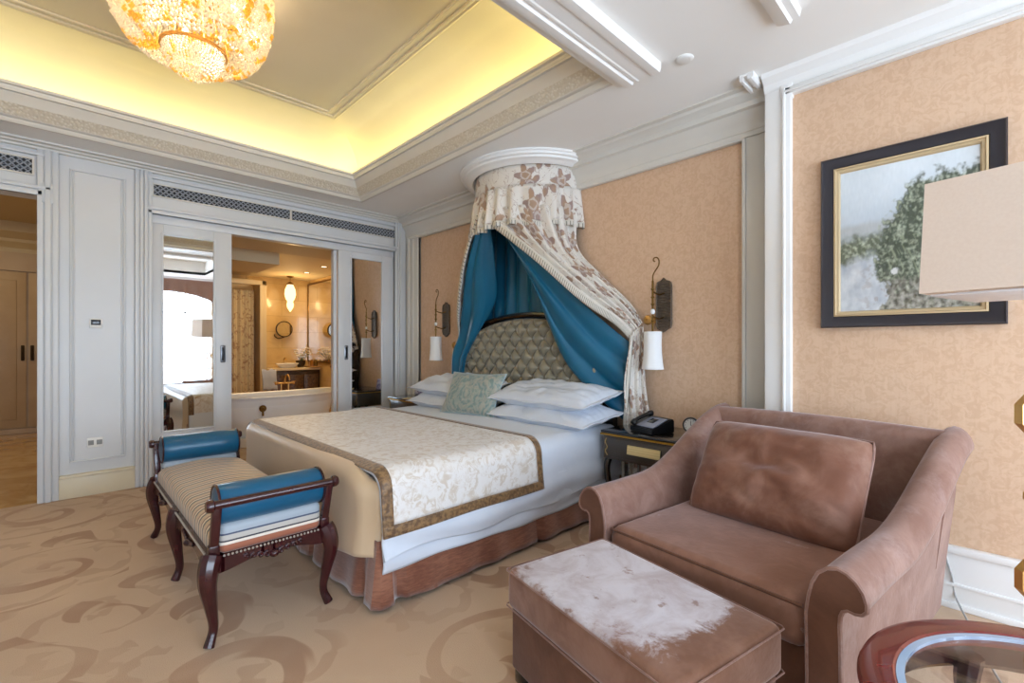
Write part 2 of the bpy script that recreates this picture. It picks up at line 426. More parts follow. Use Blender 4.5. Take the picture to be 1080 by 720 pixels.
# tray cornice
corn = [(-.03, ZC + .0), (-.03, ZC - .012), (0, ZC - .016), (.012, ZC - .004), (.018, ZC + .012), (.03, ZC + .016), (.038, ZC + .026)]
corn_b = [(.038, ZC + .026), (.05, ZC + .04), (.07, ZC + .06), (.09, ZC + .078), (.1, ZC + .088)]
corn_c = [(.1, ZC + .088), (.108, ZC + .1), (.125, ZC + .128), (.145, ZC + .145), (.15, ZC + .16), (.168, ZC + .165), (.172, ZC + .18), (.188, ZC + .186), (.19, ZC + .205), (.17, ZC + .205), (.165, ZC + .15), (0, ZC + .13)]
m = MB(); m.ringsweep(corn, TX0, TY0, TX1, TY1); m.ringsweep(corn_c, TX0, TY0, TX1, TY1); struct(m.make('trim_2', white_paint))
m = MB(); m.ringsweep(corn_b, TX0, TY0, TX1, TY1); struct(m.make('trim_3', carved_paint))
# second tray over the sitting area
m = MB(); m.ringsweep([(0, ZC), (0, ZC + .3)], UX0, UY0, UX1, UY1)
quad(m, (UX0, UY0, ZC + .3), (UX1, UY0, ZC + .3), (UX1, UY1, ZC + .3), (UX0, UY1, ZC + .3)); struct(m.make('ceiling_upper', ceiling_paint, smooth=False))
# stepped ceiling mouldings on both sides of the cross band
prof = [(0, ZC + .01), (0, ZC - .03), (.02, ZC - .036), (.045, ZC - .038), (.05, ZC - .052), (.075, ZC - .058), (.105, ZC - .058), (.112, ZC - .046), (.12, ZC - .044), (.128, ZC - .05), (.14, ZC - .05), (.148, ZC - .046), (.222, ZC - .046), (.228, ZC - .052), (.245, ZC - .055), (.28, ZC - .054), (.287, ZC - .03), (.287, ZC + .01)]
m = MB(); m.sweep(prof, (TX0, 1.587, 0), (2.44, 1.587, 0), (0, -1, 0)); struct(m.make('trim_4', trim_white, ang=25))
prof = [(0, ZC + .01), (0, ZC - .03), (.02, ZC - .04), (.06, ZC - .05), (.07, ZC - .035), (.10, ZC - .035), (.11, ZC + .01)]
m = MB(); m.sweep(prof, (TX0, .735, 0), (2.53, .735, 0), (0, -1, 0)); struct(m.make('trim_5', trim_white, ang=25))

# wall_head: wallpapered
m = MB(); m.box(XH, YJ, 0, XH + .12, YA + .1, 3); struct(m.make('wall_headboard_side', paper, smooth=False))
m = MB()
f0 = XH - .035
m.box(f0, YJ - .01, 0, XH + .01, 1.139, 2.8, .004); m.box(f0, 4.986, 0, XH + .01, YA, 2.8, .004); m.box(f0 + .002, YJ + .002, 2.612, XH + .01, YA - .003, 2.8, .004)
m.box(f0 - .012, 1.115, .3, XH, 1.139, 2.6, .005); m.box(f0 - .012, 4.986, .3, XH, 5.01, 2.6, .005); m.box(f0 - .010, 1.12, 2.594, XH, 5.0, 2.625, .006)
m.box(f0 - .012, 5.10, 0, XH, 5.14, 2.6, .006); m.box(f0 - .02, 5.19, 0, XH, YA, 2.62, .006)
struct(m.make('trim_6', white_paint, ang=25))
crown = [(0, 2.606), (.049, 2.606), (.050, 2.635), (.056, 2.64), (.06, 2.665), (.075, 2.70), (.105, 2.735), (.11, 2.75), (.135, 2.758), (.14, 2.79), (.165, 2.81), (.19, 2.82), (.2, 2.835), (.235, 2.84), (.24, ZC + .01), (0, ZC + .01)]
m = MB(); m.sweep(crown, (XH, YJ - .005, 0), (XH, YA, 0), (-1, 0, 0)); struct(m.make('trim_7', white_paint, ang=25))
m = MB(); m.box(XH - .02, 1.139, 0, XH + .005, 4.98, .3, .004); m.box(XH - .032, 1.139, .27, XH, 4.98, .3, .006); struct(m.make('baseboard_headboard_side', white_paint))
# nearer wall, standing proud
m = MB(); m.box(XN, YB - .1, 0, XN + .3, YJ, 3); struct(m.make('wall_right', paper, smooth=False))
m = MB()
m.box(XN - .022, .856, 0, XN + .28, YJ, 2.86, .004)
m.box(XN - .020, YB, 2.73, XN + .01, YJ - .004, 2.9, .004)
m.box(XN - .035, .806, .28, XN + .01, .856, 2.76, .006); m.box(XN - .034, .80, 2.69, XN + .01, .862, 2.775, .004)
m.box(XN - .045, .835, .28, XN, .850, 2.75, .005)
m.box(XN - .035, YB, 2.706, XN + .01, .856, 2.755, .008); m.box(XN - .045, YB, 2.72, XN, .845, 2.735, .005)
struct(m.make('trim_8', trim_white, ang=25))
crown2 = [(0, 2.742), (.026, 2.762), (.035, 2.775), (.04, 2.80), (.08, 2.828), (.085, 2.84), (.1, ZC + .01), (0, ZC + .01)]
m = MB(); m.sweep(crown2, (XN, YB, 0), (XN, YJ, 0), (-1, 0, 0))
m.sweep([(0, ZC + .01), (0, 2.825), (.012, 2.815), (.03, 2.815), (.035, 2.835), (.055, 2.835), (.06, 2.812), (.075, 2.812), (.08, ZC + .01)], (XN - .17, .965, 0), (XN + .1, .965, 0), (0, 1, 0))
struct(m.make('trim_9', trim_white, ang=25))
m = MB(); m.box(XN - .02, YB, 0, XN + .005, .86, .27, .004); m.box(XN - .038, YB, .262, XN, .86, .298, .008); m.box(XN - .03, YB, .105, XN, .86, .122, .005); m.box(XN - .034, YB, 0, XN, .86, .03, .005)
struct(m.make('baseboard_right', trim_white))
# unseen left wall and window wall
m = MB(); m.box(XL - .12, YB - .1, 0, XL, 10.2, 3.3); struct(m.make('wall_left', panel_paint, smooth=False))
m = MB()
WX0, WX1, WZ0, WZ1 = -1.7, 2.9, .25, 2.72
m.box(XL, YB - .12, 0, WX0, YB, 3.2); m.box(WX1, YB - .12, 0, 3.4, YB, 3.2); m.box(WX0, YB - .12, 0, WX1, YB, WZ0); m.box(WX0, YB - .12, WZ1, WX1, YB, 3.2)
struct(m.make('wall_window_side', panel_paint, smooth=False))
for wi, (a, b) in enumerate(((WX0, -.2), (-.2, 1.35), (1.35, WX1))):  # extra windows added, all made large, to let in more fill light
    w = bpy.data.objects.new('window_%d' % (wi + 1), None); COL.objects.link(w); struct(w); w.location = ((a + b) / 2, YB - .06, WZ0)
    m = MB()
    m.box(a, YB - .09, WZ0, a + .05, YB - .03, WZ1); m.box(b - .05, YB - .09, WZ0, b, YB - .03, WZ1)
    m.box(a, YB - .09, WZ0, b, YB - .03, WZ0 + .05); m.box(a, YB - .09, WZ1 - .05, b, YB - .03, WZ1)
    m.box(a, YB - .08, 2.0, b, YB - .04, 2.04); m.box((a + b) / 2 - .015, YB - .08, WZ0, (a + b) / 2 + .015, YB - .04, WZ1)
    m.make('window_frame', trim_white, w, world=True)

# wall_door: white panelling with openings
m = MB(); T = .16
OPZ = 2.434
m.box(-.126, YA, 0, .596, YA + T, 3.0); m.box(3.04, YA, 0, 3.4, YA + T, 3.0)
m.box(.596, YA, OPZ, 3.04, YA + T, 3.0); m.box(-1.5, YA, OPZ, -.126, YA + T, 3.0); m.box(XL, YA, 0, -1.5, YA + T, 3.0)
struct(m.make('wall_door_side', panel_paint, smooth=False))
m = MB(); y = YA
def vb(x0, x1, z0, z1, d, bv=.005): m.box(x0, y - d, z0, x1, y + .01, z1, bv)
# door casings
vb(-.126, -.003, 0, 2.80, .022); vb(.476, .598, 0, 2.80, .022); vb(3.035, 3.18, 0, 2.80, .022); vb(-1.55, -.045, OPZ, OPZ + .075, .022); vb(.57, 3.06, OPZ, OPZ + .06, .022)
vb(-.126, -.09, 0, 2.80, .03); vb(-.085, -.045, 0, 2.80, .045, .008); vb(-.04, -.003, 0, 2.80, .03)
vb(-1.55, -.045, OPZ, OPZ + .04, .03); vb(-1.55, -.045, OPZ + .045, OPZ + .075, .045, .008)
vb(.476, .505, 0, 2.80, .03); vb(.51, .535, 0, 2.80, .05, .008); vb(.54, .565, 0, 2.80, .042); vb(.57, .598, 0, 2.80, .03)
vb(3.035, 3.06, 0, 2.80, .03); vb(3.065, 3.09, 0, 2.80, .042); vb(3.095, 3.125, 0, 2.80, .05, .008); vb(3.13, 3.18, 0, 2.80, .03)
vb(.57, 3.06, OPZ, OPZ + .03, .03); vb(.55, 3.08, OPZ + .035, OPZ + .06, .042, .007)
vb(.54, 3.1, 2.745, 2.77, .035, .007); vb(-1.5, -.05, 2.745, 2.77, .035, .007)
vb(-.10, -.035, 2.38, 2.54, .035)
# panel between the openings
vb(.06, .075, .3, 2.683, .018); vb(.08, .092, .3, 2.683, .008); vb(.399, .414, .3, 2.683, .018); vb(.382, .394, .3, 2.683, .008)
vb(.06, .414, .285, .30, .018); vb(.06, .414, 2.683, 2.70, .018)
struct(m.make('trim_10', panel_paint, ang=25))
m = MB(); m.box(-.003, y - .03, 0, .476, y + .01, .17, .004); m.box(-.003, y - .042, .165, .476, y + .01, .192, .008); struct(m.make('baseboard_door_side', simple('cream_baseboard', 'd8ccb0', .4)))
m = MB(); m.sweep([(0, 2.795), (.02, 2.8), (.025, 2.815), (.05, 2.82), (.055, 2.832), (.09, 2.838), (.095, ZC + .01), (0, ZC + .01)], (XL, YA, 0), (XH - .05, YA, 0), (0, -1, 0)); struct(m.make('trim_11', white_paint, ang=25))

# vents
def vent(x0, x1, z0, z1, lab, name='air_vent'):
    o = thing(name, lab, 'air vent', ((x0 + x1) / 2, YA, z0), group=None)
    m = MB(); m.box(x0, YA - .006, z0, x1, YA + .004, z1); m.make('backing', black_vent, o, world=True, smooth=False)
    m = MB(); m.box(x0 - .012, YA - .016, z0 - .012, x1 + .012, YA, z0, .002); m.box(x0 - .012, YA - .016, z1, x1 + .012, YA, z1 + .012, .002)
    m.box(x0 - .012, YA - .016, z0, x0, YA, z1); m.box(x1, YA - .016, z0, x1 + .012, YA, z1)
    if x1 - x0 > 2: m.box(1.775, YA - .016, z0, 1.795, YA, z1)
    m.make('frame', white_paint, o, world=True)
    m = MB(); h = z1 - z0; st = .042; k = int((x1 - x0) / st) + 4
    for i in range(-4, k):
        for sgn in (1, -1):
            a = x0 + i * st + (0 if sgn > 0 else h)
            p, q = Vector((a, YA - .011, z0)), Vector((a + sgn * h, YA - .011, z1))
            # clip to the frame
            def clip(p, q):
                d = q - p; t0, t1 = 0, 1
                for lo, hi in ((x0, x1),):
                    if d.x > 0: t0 = max(t0, (lo - p.x) / d.x); t1 = min(t1, (hi - p.x) / d.x)
                    else: t0 = max(t0, (hi - p.x) / d.x); t1 = min(t1, (lo - p.x) / d.x)
                return (p + d * t0, p + d * t1) if t1 > t0 else None
            r_ = clip(p, q)
            if r_: m.tube(r_, .0048, 4)
    for i in range(1, 3):
        zz_ = z0 + h * i / 3; m.tube([(x0, YA - .012, zz_), (x1, YA - .012, zz_)], .0022, 4)
    m.make('grille', simple('grille_grey', 'a7adb6', .4, metal=.3), o, world=True)
vent(.609, 3.037, 2.603, 2.699, 'long dark grille of crossed bars above the sliding mirror doors')
vent(-1.2, -.153, 2.597, 2.71, 'short dark grille above the open hall doorway at far left')

# sliding doors
def sliding(n, x0, x1, mx0, mx1, mz0, mz1, hx, ydep):
    d = bpy.data.objects.new('door_%d' % n, None); COL.objects.link(d); struct(d); d.location = ((x0 + x1) / 2, ydep, 0)
    y0, y1 = ydep, ydep + .04; m = MB()
    m.box(x0, y0, .01, mx0, y1, OPZ - .012, .003); m.box(mx1, y0, .01, x1, y1, OPZ - .012, .003)
    m.box(mx0, y0, .01, mx1, y1, mz0, .003); m.box(mx0, y0, mz1, mx1, y1, OPZ - .012, .003)
    for a, b, c_, e in ((mx0 - .018, mz0 - .018, mx0, mz1 + .018), (mx1, mz0 - .018, mx1 + .018, mz1 + .018), (mx0, mz0 - .018, mx1, mz0), (mx0, mz1, mx1, mz1 + .018)):
        m.box(a, y0 - .012, b, c_, y0 + .01, e, .004)
    m.make('door_frame', panel_paint, d, world=True, ang=25)
    m = MB(); m.box(mx0 - .002, y0 + .006, mz0 - .002, mx1 + .002, y0 + .02, mz1 + .002); m.make('mirror_panel', mirror, d, world=True, smooth=False)
    m = MB(); m.box(hx - .022, y0 - .006, 1.08, hx + .022, y0 + .004, 1.25, .01); m.make('door_handle', steel, d, world=True)
    m = MB(); m.box(hx - .011, y0 - .009, 1.10, hx + .011, y0, 1.23, .005); m.make('recess', black_plastic, d, world=True)
sliding(1, .598, 1.236, .685, 1.08, .463, 2.262, 1.158, YA + .03)
sliding(2, 2.33, 3.036, 2.488, 2.882, .5, 2.285, 2.42, YA + .03)
m = MB(); m.box(.598, YA + .02, 2.36, 3.04, YA + .14, OPZ, .004); m.box(2.29, YA + .075, 0, 2.33, YA + .15, 2.36, .004); struct(m.make('trim_12', panel_paint))
m = MB(); m.box(.596, YA + .0, -.002, 3.04, YA + T, .006); struct(m.make('floor_threshold', simple('brass_sill', 'a88a5c', .3, metal=.6)))

# ------------------------------------------------------------------ hall beyond the left doorway
HY = 9.64
m = MB(); m.box(XL, HY + .05, 0, .5, HY + .15, 3); m.box(.42, YA + T, 0, .5, HY + .1, 3); struct(m.make('wall_hall', hall_paint, smooth=False))
m = MB(); m.box(XL, YA + T, 2.95, .5, HY + .1, 3.05); struct(m.make('ceiling_hall', hall_paint, smooth=False))
m = MB(); m.sweep([(0, 2.55), (.03, 2.56), (.04, 2.62), (.12, 2.70), (.13, 2.74), (.26, 2.82), (.28, 2.9), (.3, 2.96), (0, 2.96)], (XL, HY - .0, 0), (.42, HY, 0), (0, -1, 0)); struct(m.make('trim_13', hall_paint, ang=25))
wd = thing('wardrobe', 'pale wooden built-in wardrobe seen through the hall doorway', 'wardrobe', (-.6, HY - .02, 0))
cab = simple('pale_oak_veneer', 'b59a78', .45, vs=3, col2='a2845f')
m = MB(); m.box(-2.2, HY - .05, 0, .42, HY + .04, .07); m.box(-2.2, HY - .05, 2.30, .42, HY + .04, 2.56); m.box(-2.2, HY - .01, .07, .42, HY + .04, 2.3); m.make('carcass', cab, wd, world=True)
HS = -.325
xs = [-1.97, -1.08, -.2, .42]
for a, b, hx in ((-1.97, -1.10, -1.15), (-1.09, HS - .005, HS - .047), (HS + .005, .42, HS + .047)):
    m = MB(); m.box(a + .006, HY - .045, .08, b - .006, HY - .015, 2.29, .004)
    m.box(a + .1, HY - .055, .2, b - .1, HY - .04, 2.17, .01); dd = m.make('door', cab, wd, world=True)
    m = MB(); m.box(hx - .018, HY - .065, 1.03, hx + .018, HY - .05, 1.25, .008); m.tube([(hx, HY - .08, 1.05), (hx, HY - .09, 1.14), (hx, HY - .08, 1.23)], .01, 8); m.make('handle', dark_metal, dd, world=True)

# thermostat and socket
th = thing('thermostat', 'small white wall thermostat with grey display on the white panel', 'thermostat', (.22, YA, 1.40))
m = MB(); m.box(.18, YA - .02, 1.395, .262, YA, 1.475, .005); m.make('case', white_plastic, th, world=True)
m = MB(); m.box(.19, YA - .022, 1.42, .252, YA - .015, 1.465, .001); m.make('display', dark_screen, th, world=True)
so = thing('wall_socket', 'white double wall socket low on the white panel', 'socket', (.215, YA, .41))
m = MB(); m.box(.165, YA - .012, .395, .268, YA, .475, .004); m.make('plate', white_plastic, so, world=True)
m = MB()
for x_ in (.19, .243):
    m.box(x_ - .018, YA - .014, .415, x_ + .018, YA - .01, .455, .002)
    for dx in (-.006, .006): m.box(x_ + dx - .0015, YA - .0155, .425, x_ + dx + .0015, YA - .012, .445)
m.make('outlet', simple('socket_grey', '8f8f8c', .5), so, world=True)

# smoke detector
m = MB(); m.lathe([(0, -.012), (.03, -.012), (.042, -.009), (.048, -.004), (.05, .004)], (2.505, 1.193, ZC), 24)
tag(m.make('smoke_detector', white_plastic), 'round white smoke detector on the ceiling', 'smoke detector')

# ------------------------------------------------------------------ chandelier
CX, CY = .54, 3.1
ch = thing('chandelier', 'large bowl chandelier of clear and amber crystals hanging from the ceiling', 'chandelier', (CX, CY, 3.4))
m = MB(); m.lathe([(0, 3.40), (.12, 3.40), (.12, 3.375), (.05, 3.36), (.02, 3.35), (.02, 3.28), (0, 3.28)], (CX, CY, 0), 24); m.lathe([(.38, 3.30), (.395, 3.30), (.395, 3.27), (.38, 3.27), (.38, 3.30)], (CX, CY, 0), 48); m.lathe([(.148, 2.90), (.16, 2.90), (.16, 2.885), (.148, 2.885), (.148, 2.90)], (CX, CY, 0), 40)
for k in range(6):
    a = k * PI / 3; m.tube([(CX, CY, 3.3), (CX + .385 * math.cos(a), CY + .385 * math.sin(a), 3.285)], .006, 6); m.tube([(CX + .1 * math.cos(a), CY + .1 * math.sin(a), 3.3), (CX + .17 * math.cos(a), CY + .17 * math.sin(a), 2.9)], .004, 6)
m.make('frame', gold, ch, world=True)
random.seed(3)
mc, ma = MB(), MB()
def bowl(z):   # radius of the main bowl at height z
    t_ = (z - 2.86) / (3.27 - 2.86); return .19 + .20 * math.sqrt(max(0, 1 - max(0, 1 - t_) ** 2.6))
zr = 3.275
while zr > 2.868:
    r = bowl(zr); n = int(2 * PI * r / .0200)
    for k in range(n):
        a = 2 * PI * (k + random.random() * .4) / n
        nz = noise.noise(Vector((math.cos(a) * 5, math.sin(a) * 5, zr * 11)))
        tgt = ma if nz > .22 and random.random() < .75 else mc
        rr = r + random.uniform(-.006, .008); q = .0115 if tgt is mc else .013
        tgt.octa((CX + rr * math.cos(a), CY + rr * math.sin(a), zr + random.uniform(-.003, .003)), q, q * 1.25)
    zr -= .0190 if zr > 2.93 else .013
def small(t_):
    return .145 * math.sqrt(max(0, 1 - t_ ** 2.3))
for i in range(12):
    t_ = i / 12.0; r = small(t_); zq = 2.885 - .145 * t_; n = max(3, int(2 * PI * r / .016))
    for k in range(n):
        a = 2 * PI * (k + random.random() * .4) / n
        nz = noise.noise(Vector((math.cos(a) * 4, math.sin(a) * 4, zq * 14)))
        tgt = ma if nz > .3 else mc
        tgt.octa((CX + r * math.cos(a), CY + r * math.sin(a), zq + random.uniform(-.003, .003)), .0075, .01)
# top row rising to the ceiling stem
for i in range(10):
    zr = 3.285 + .008 * i; r = .385 - .025 * i; n = int(2 * PI * r / .022)
    for k in range(n):
        a = 2 * PI * (k + random.random() * .3) / n; mc.octa((CX + r * math.cos(a), CY + r * math.sin(a), zr), .008, .011)
for mm, mt, nm in ((mc, crystal, 'clear_crystals'), (ma, amber, 'amber_crystals')):
    o = mm.make(nm, mt, ch, smooth=False, world=True); o['kind'] = 'stuff'
for k in range(8):
    a = k * PI / 4; x_, y_ = CX + .22 * math.cos(a), CY + .25 * math.sin(a)
    m = MB(); m.ball((x_, y_, 3.12), .016, 12, 10, (1, 1, 1.6)); m.make('bulb', bulb_chand, ch, world=True)

# ------------------------------------------------------------------ bed
bed = thing('bed', 'wide double bed with tufted satin headboard and bronze pleated skirt', 'bed', (2.1, 3.05, 0))
BX0, BX1, BY0, BY1 = 1.10, 3.12, 2.03, 4.08
# skirt: tailored sides with inverted pleats
def skirt_path():
    pts = []
    def run(p, q, splits):
        p, q = Vector(p), Vector(q); L = (q - p).length; d = (q - p).normalized(); nrm = Vector((d.y, -d.x))
        N = int(L / .02)
        for i in range(N + 1):
            s_ = i / N * L; off = 0
            for sp, wd_ in splits:
                u = (s_ - sp) / wd_
                if abs(u) < 1: off -= .035 * math.cos(u * PI / 2) ** .6
            pts.append((p + d * s_, nrm, off))
    run((BX0 - .03, BY1), (BX0 - .03, BY0 - .03), [(.7, .03), (1.35, .03), (1.95, .035)])
    run((BX0 - .03, BY0 - .03), (BX1, BY0 - .03), [(.10, .035), (1.09, .018), (1.85, .02)])
    return pts
sp = skirt_path()
m = MB()
def skf(u, v):
    k = min(int(u * (len(sp) - 1)), len(sp) - 1); p, n_, off = sp[k]
    fl = v * .035 + .006 * math.sin(k * .55) * v
    o_ = off * (.15 + .95 * v) + fl
    # round off the foot corner
    return (p.x + n_.x * o_, p.y + n_.y * o_, .33 - v * .305 + .004 * math.sin(k * .3) * v)
m.grid(skf, len(sp) - 1, 10, 4, .3); m.make('bed_skirt', taffeta, bed, world=True, thick=.006)
m = MB(); m.box(BX0 + .03, BY0 + .03, .05, BX1, BY1 - .03, .34, .02); m.make('box_base', simple('dark_ticking', '4a3020', .8), bed, world=True)
for x_, y_ in ((1.12, 2.04), (1.12, 4.02), (2.95, 2.04), (2.95, 4.02)):
    m = MB(); m.lathe([(0, -.014), (.022, -.014), (.026, -.008), (.026, .008), (.022, .014), (0, .014)], (x_, y_, .026), 16, axis='y'); m.box(x_ - .012, y_ - .018, .03, x_ + .012, y_ + .018, .075, .004); m.make('caster', black_plastic, bed, world=True)
# mattress core (rounded)
def rbox(mb, x0, y0, z0, x1, y1, z1, r, zr=None, n=6):
    mb.box(x0, y0, z0, x1, y1, z1, r, n)
m = MB(); rbox(m, BX0, BY0, .32, BX1, BY1, .60, .07); m.make('mattress', linen, bed, world=True)
# satin panel round the foot
m = MB()
def foot(u, v):
    # u along y from far to near corner, v down
    yy = lerp(BY1 + .025, BY0 - .03, u); cx_ = 0
    e = smoothstep(.93, 1.0, u); e2 = smoothstep(.05, 0, u)
    x_ = 1.03 + .012 * math.sin(u * 5) + .07 * e ** 2 + .10 * e2
    top = .652 - .07 * smoothstep(.87, 1, u)
    if v < .3:
        a = v / .3 * PI / 2; return (x_ + .07 * (1 - math.sin(a)) * (1 - .3 * e), yy, top - .07 + .07 * math.cos(a))
    w_ = (v - .3) / .7
    bot = .185 + .06 * smoothstep(.75, 1, u) + .012 * math.sin(u * 9)
    return (x_ + .012 * math.sin(w_ * PI) - .015 * w_, yy, lerp(top - .07, bot, w_))
m.grid(foot, 60, 24); m.make('foot_panel', beige_satin, bed, world=True, thick=.008)
# headboard
HB = 3.05
def arch(y_):
    t_ = abs(y_ - HB) / .90; return 1.50 - .19 * t_ ** 2.0 - .10 * t_ ** 6
m = MB(); N = 40
front, back = [], []
outer = [(HB - .97, .3)] + [(HB + .97 * (i / N * 2 - 1), arch(HB + .9 * (i / N * 2 - 1)) + .055) for i in range(N + 1)] + [(HB + .97, .3)]
m.poly([(3.13, y_, z_) for y_, z_ in outer], (.07, 0, 0))
m.tube([(3.125, y_, z_ - .02) for y_, z_ in outer[1:-1]], .026, 8); m.tube([(3.115, y_, z_ - .055) for y_, z_ in outer[1:-1]], .009, 6)
m.make('headboard_frame', wood_black, bed, world=True)
m = MB()
def tuft(u, v):
    y_ = HB + (u * 2 - 1) * .885; zt_ = arch(y_) ; z_ = lerp(.45, zt_, v)
    a, b = (y_ - HB) / .072, (z_ - .45) / .086
    p, q = (a + b) / 2 * 2, (a - b) / 2 * 2
    h = (abs(math.sin(PI * p / 2 * 1)) * abs(math.sin(PI * q / 2 * 1))) ** .42
    edge = max(0, min(1, (1 - abs(u * 2 - 1)) / .05, (1 - v) / .05))
    return (3.125 - .012 - .05 * h * edge ** .5 - .02 * edge ** .5, y_, z_)
m.grid(tuft, 300, 170); m.make('headboard_cushion', silver_sat, bed, world=True, ang=60)
btn = None
for i in range(-12, 13):
    for j in range(0, 13):
        if (i + j) % 2 == 0:
            y_, z_ = HB + i * .072, .45 + j * .086
            if abs(y_ - HB) < .86 and z_ < arch(y_) - .04 and z_ > .86:
                if btn is None: btn = MB().ball((0, 0, 0), .009, 8, 6, (.6, 1, 1)).make('button', silver_sat, bed); b_ = btn
                else: b_ = btn.copy(); COL.objects.link(b_)
                b_.location = (3.104 - 2.1, y_ - 3.05, z_)

# white sheet over the bed (top-level duvet) : top surface + near side drape
m = MB()
def duvet(u, v):
    # u along x foot->head ; v across: 0 near hem, 1 far hem
    x_ = lerp(1.075, 3.08, u)
    hem = .235 + .016 * math.sin(u * 7 + 1) + .012 * math.sin(u * 17) + .035 * u
    zt_ = .635 + .006 * math.sin(u * 11) - .006 * math.sin(v * 9)
    L1 = .26
    if v < L1:
        w_ = v / L1; z_ = lerp(hem, zt_ - .09, w_)
        wr = .012 * math.sin(z_ * 34 + math.sin(u * 6) * 2.2 + u * 5) * smoothstep(.52, .3, z_) + .008 * math.sin(u * 26) * (1 - w_)
        return (x_, BY0 - .042 - .035 * (1 - w_) - wr, z_)
    if v < .36:
        a = (v - L1) / .1 * PI / 2
        return (x_, BY0 + .05 - .092 * math.cos(a), zt_ - .09 + .09 * math.sin(a))
    if v < .75:
        w_ = (v - .36) / .39
        return (x_, lerp(BY0 + .05, BY1 - .06, w_), zt_ + .008 * noise.noise(Vector((x_ * 5, w_ * 8, 0))))
    if v < .85:
        a = (v - .75) / .1 * PI / 2
        return (x_, BY1 - .06 + .09 * math.sin(a), zt_ - .09 + .09 * math.cos(a))
    w_ = (v - .85) / .15; return (x_, BY1 + .03 + .02 * w_, lerp(zt_ - .09, .2, w_))
m.grid(duvet, 110, 130)
tag(m.make('duvet', linen, thick=.014), 'white duvet and sheets spread over the mattress and down its side', 'duvet')

m = MB()
def sheet(u, v):
    x_ = lerp(1.078, 3.06, u); z_ = lerp(.182 + .012 * math.sin(u * 9) - .012 * u, .42, v)
    return (x_, BY0 - .052 - .012 * (1 - v) - .007 * math.sin(z_ * 60 + 3 * math.sin(u * 5)) * (1 - v) - .006 * math.sin(u * 31), z_)
m.grid(sheet, 110, 16); m.make('bed_sheet', linen, bed, world=True, thick=.006)
# bedspread / runner
bs = thing('bed_runner', 'ivory damask bed runner with bronze border across the foot of the bed', 'bed runner', (1.6, 3.05, .66))
def runner_pt(s_, q):
    """s_: along x 0..1, q: across, metres from near hem"""
    x_ = lerp(1.07, 2.17, s_)
    hem = .355
    zt_ = .664 + .003 * math.sin(s_ * 8); r_ = .10
    side = (zt_ - r_) - hem; arc = r_ * PI / 2; top = (BY1 - .05) - (BY0 + .05)
    x_ -= .03 * math.exp(-q * 3) * 0
    if q < side: y_, z_ = BY0 - .062 - .018 * (1 - q / side) - .006 * math.sin(s_ * 9) * (1 - q / side), hem + q
    elif q < side + arc:
        a = (q - side) / r_; y_, z_ = BY0 + .038 - r_ * math.cos(a), zt_ - r_ + r_ * math.sin(a)
    elif q < side + arc + top: y_, z_ = BY0 + .038 + (q - side - arc), zt_
    elif q < side + 2 * arc + top:
        a = (q - side - arc - top) / r_; y_, z_ = BY0 + .038 + top + r_ * math.sin(a), zt_ - r_ + r_ * math.cos(a)
    else: y_, z_ = BY0 + .038 + top + r_, zt_ - r_ - (q - side - 2 * arc - top)
    # roll down over the foot edge
    if s_ < .07:
        k = 1 - s_ / .07; z_ -= .022 * k * k * smoothstep(.5, .6, z_)
    return Vector((x_, y_, z_))
QT = 2.75
b_ = .052
m = MB(); m.grid(lambda u, v: runner_pt(.045 + u * .91, b_ + v * (QT - 2 * b_)), 60, 150); m.make('damask_field', damask, bs, world=True, thick=.008)
m = MB(); e_ = Vector((0, 0, .003))
m.grid(lambda u, v: runner_pt(u, v * b_ * 1.02) + Vector((0, -.002, 0)), 60, 4)
m.grid(lambda u, v: runner_pt(u * .05, v * QT) + e_, 6, 150)
m.grid(lambda u, v: runner_pt(.955 + u * .045, v * QT) + e_, 4, 150)
m.make('border', braid, bs, world=True, thick=.010)

# pillows
def pillow(mb, W, Hh, T, pinch=.07, crush=0, seed=0, n=28, mat_=None, rnd=0):
    M_ = mat_ or Matrix.Identity(4)
    def f(u, v, sgn):
        a, b = u * 2 - 1, v * 2 - 1
        x_ = W * a * (1 - pinch * (1 - b * b) * abs(a)); y_ = Hh * b * (1 - pinch * (1 - a * a) * abs(b))
        k_ = 1 - rnd * a ** 4 * b ** 4; x_ *= k_; y_ *= k_
        t_ = T * max(0, (1 - abs(a) ** 3.2) * (1 - abs(b) ** 3.2)) ** .55
        t_ += crush * noise.noise(Vector((a * 2.2 + seed, b * 2.2, sgn))) * (1 - a * a) * (1 - b * b) + .35 * crush * noise.noise(Vector((a * 6 + seed, b * 6, sgn))) * max(0, (1 - a * a) * (1 - b * b)) ** .5
        return M_ @ Vector((x_, y_, sgn * t_))
    mb.grid(lambda u, v: f(u, v, 1), n, n); mb.grid(lambda u, v: f(u, v, -1), n, n)
    bmesh.ops.remove_doubles(mb.bm, verts=mb.bm.verts, dist=.0008)
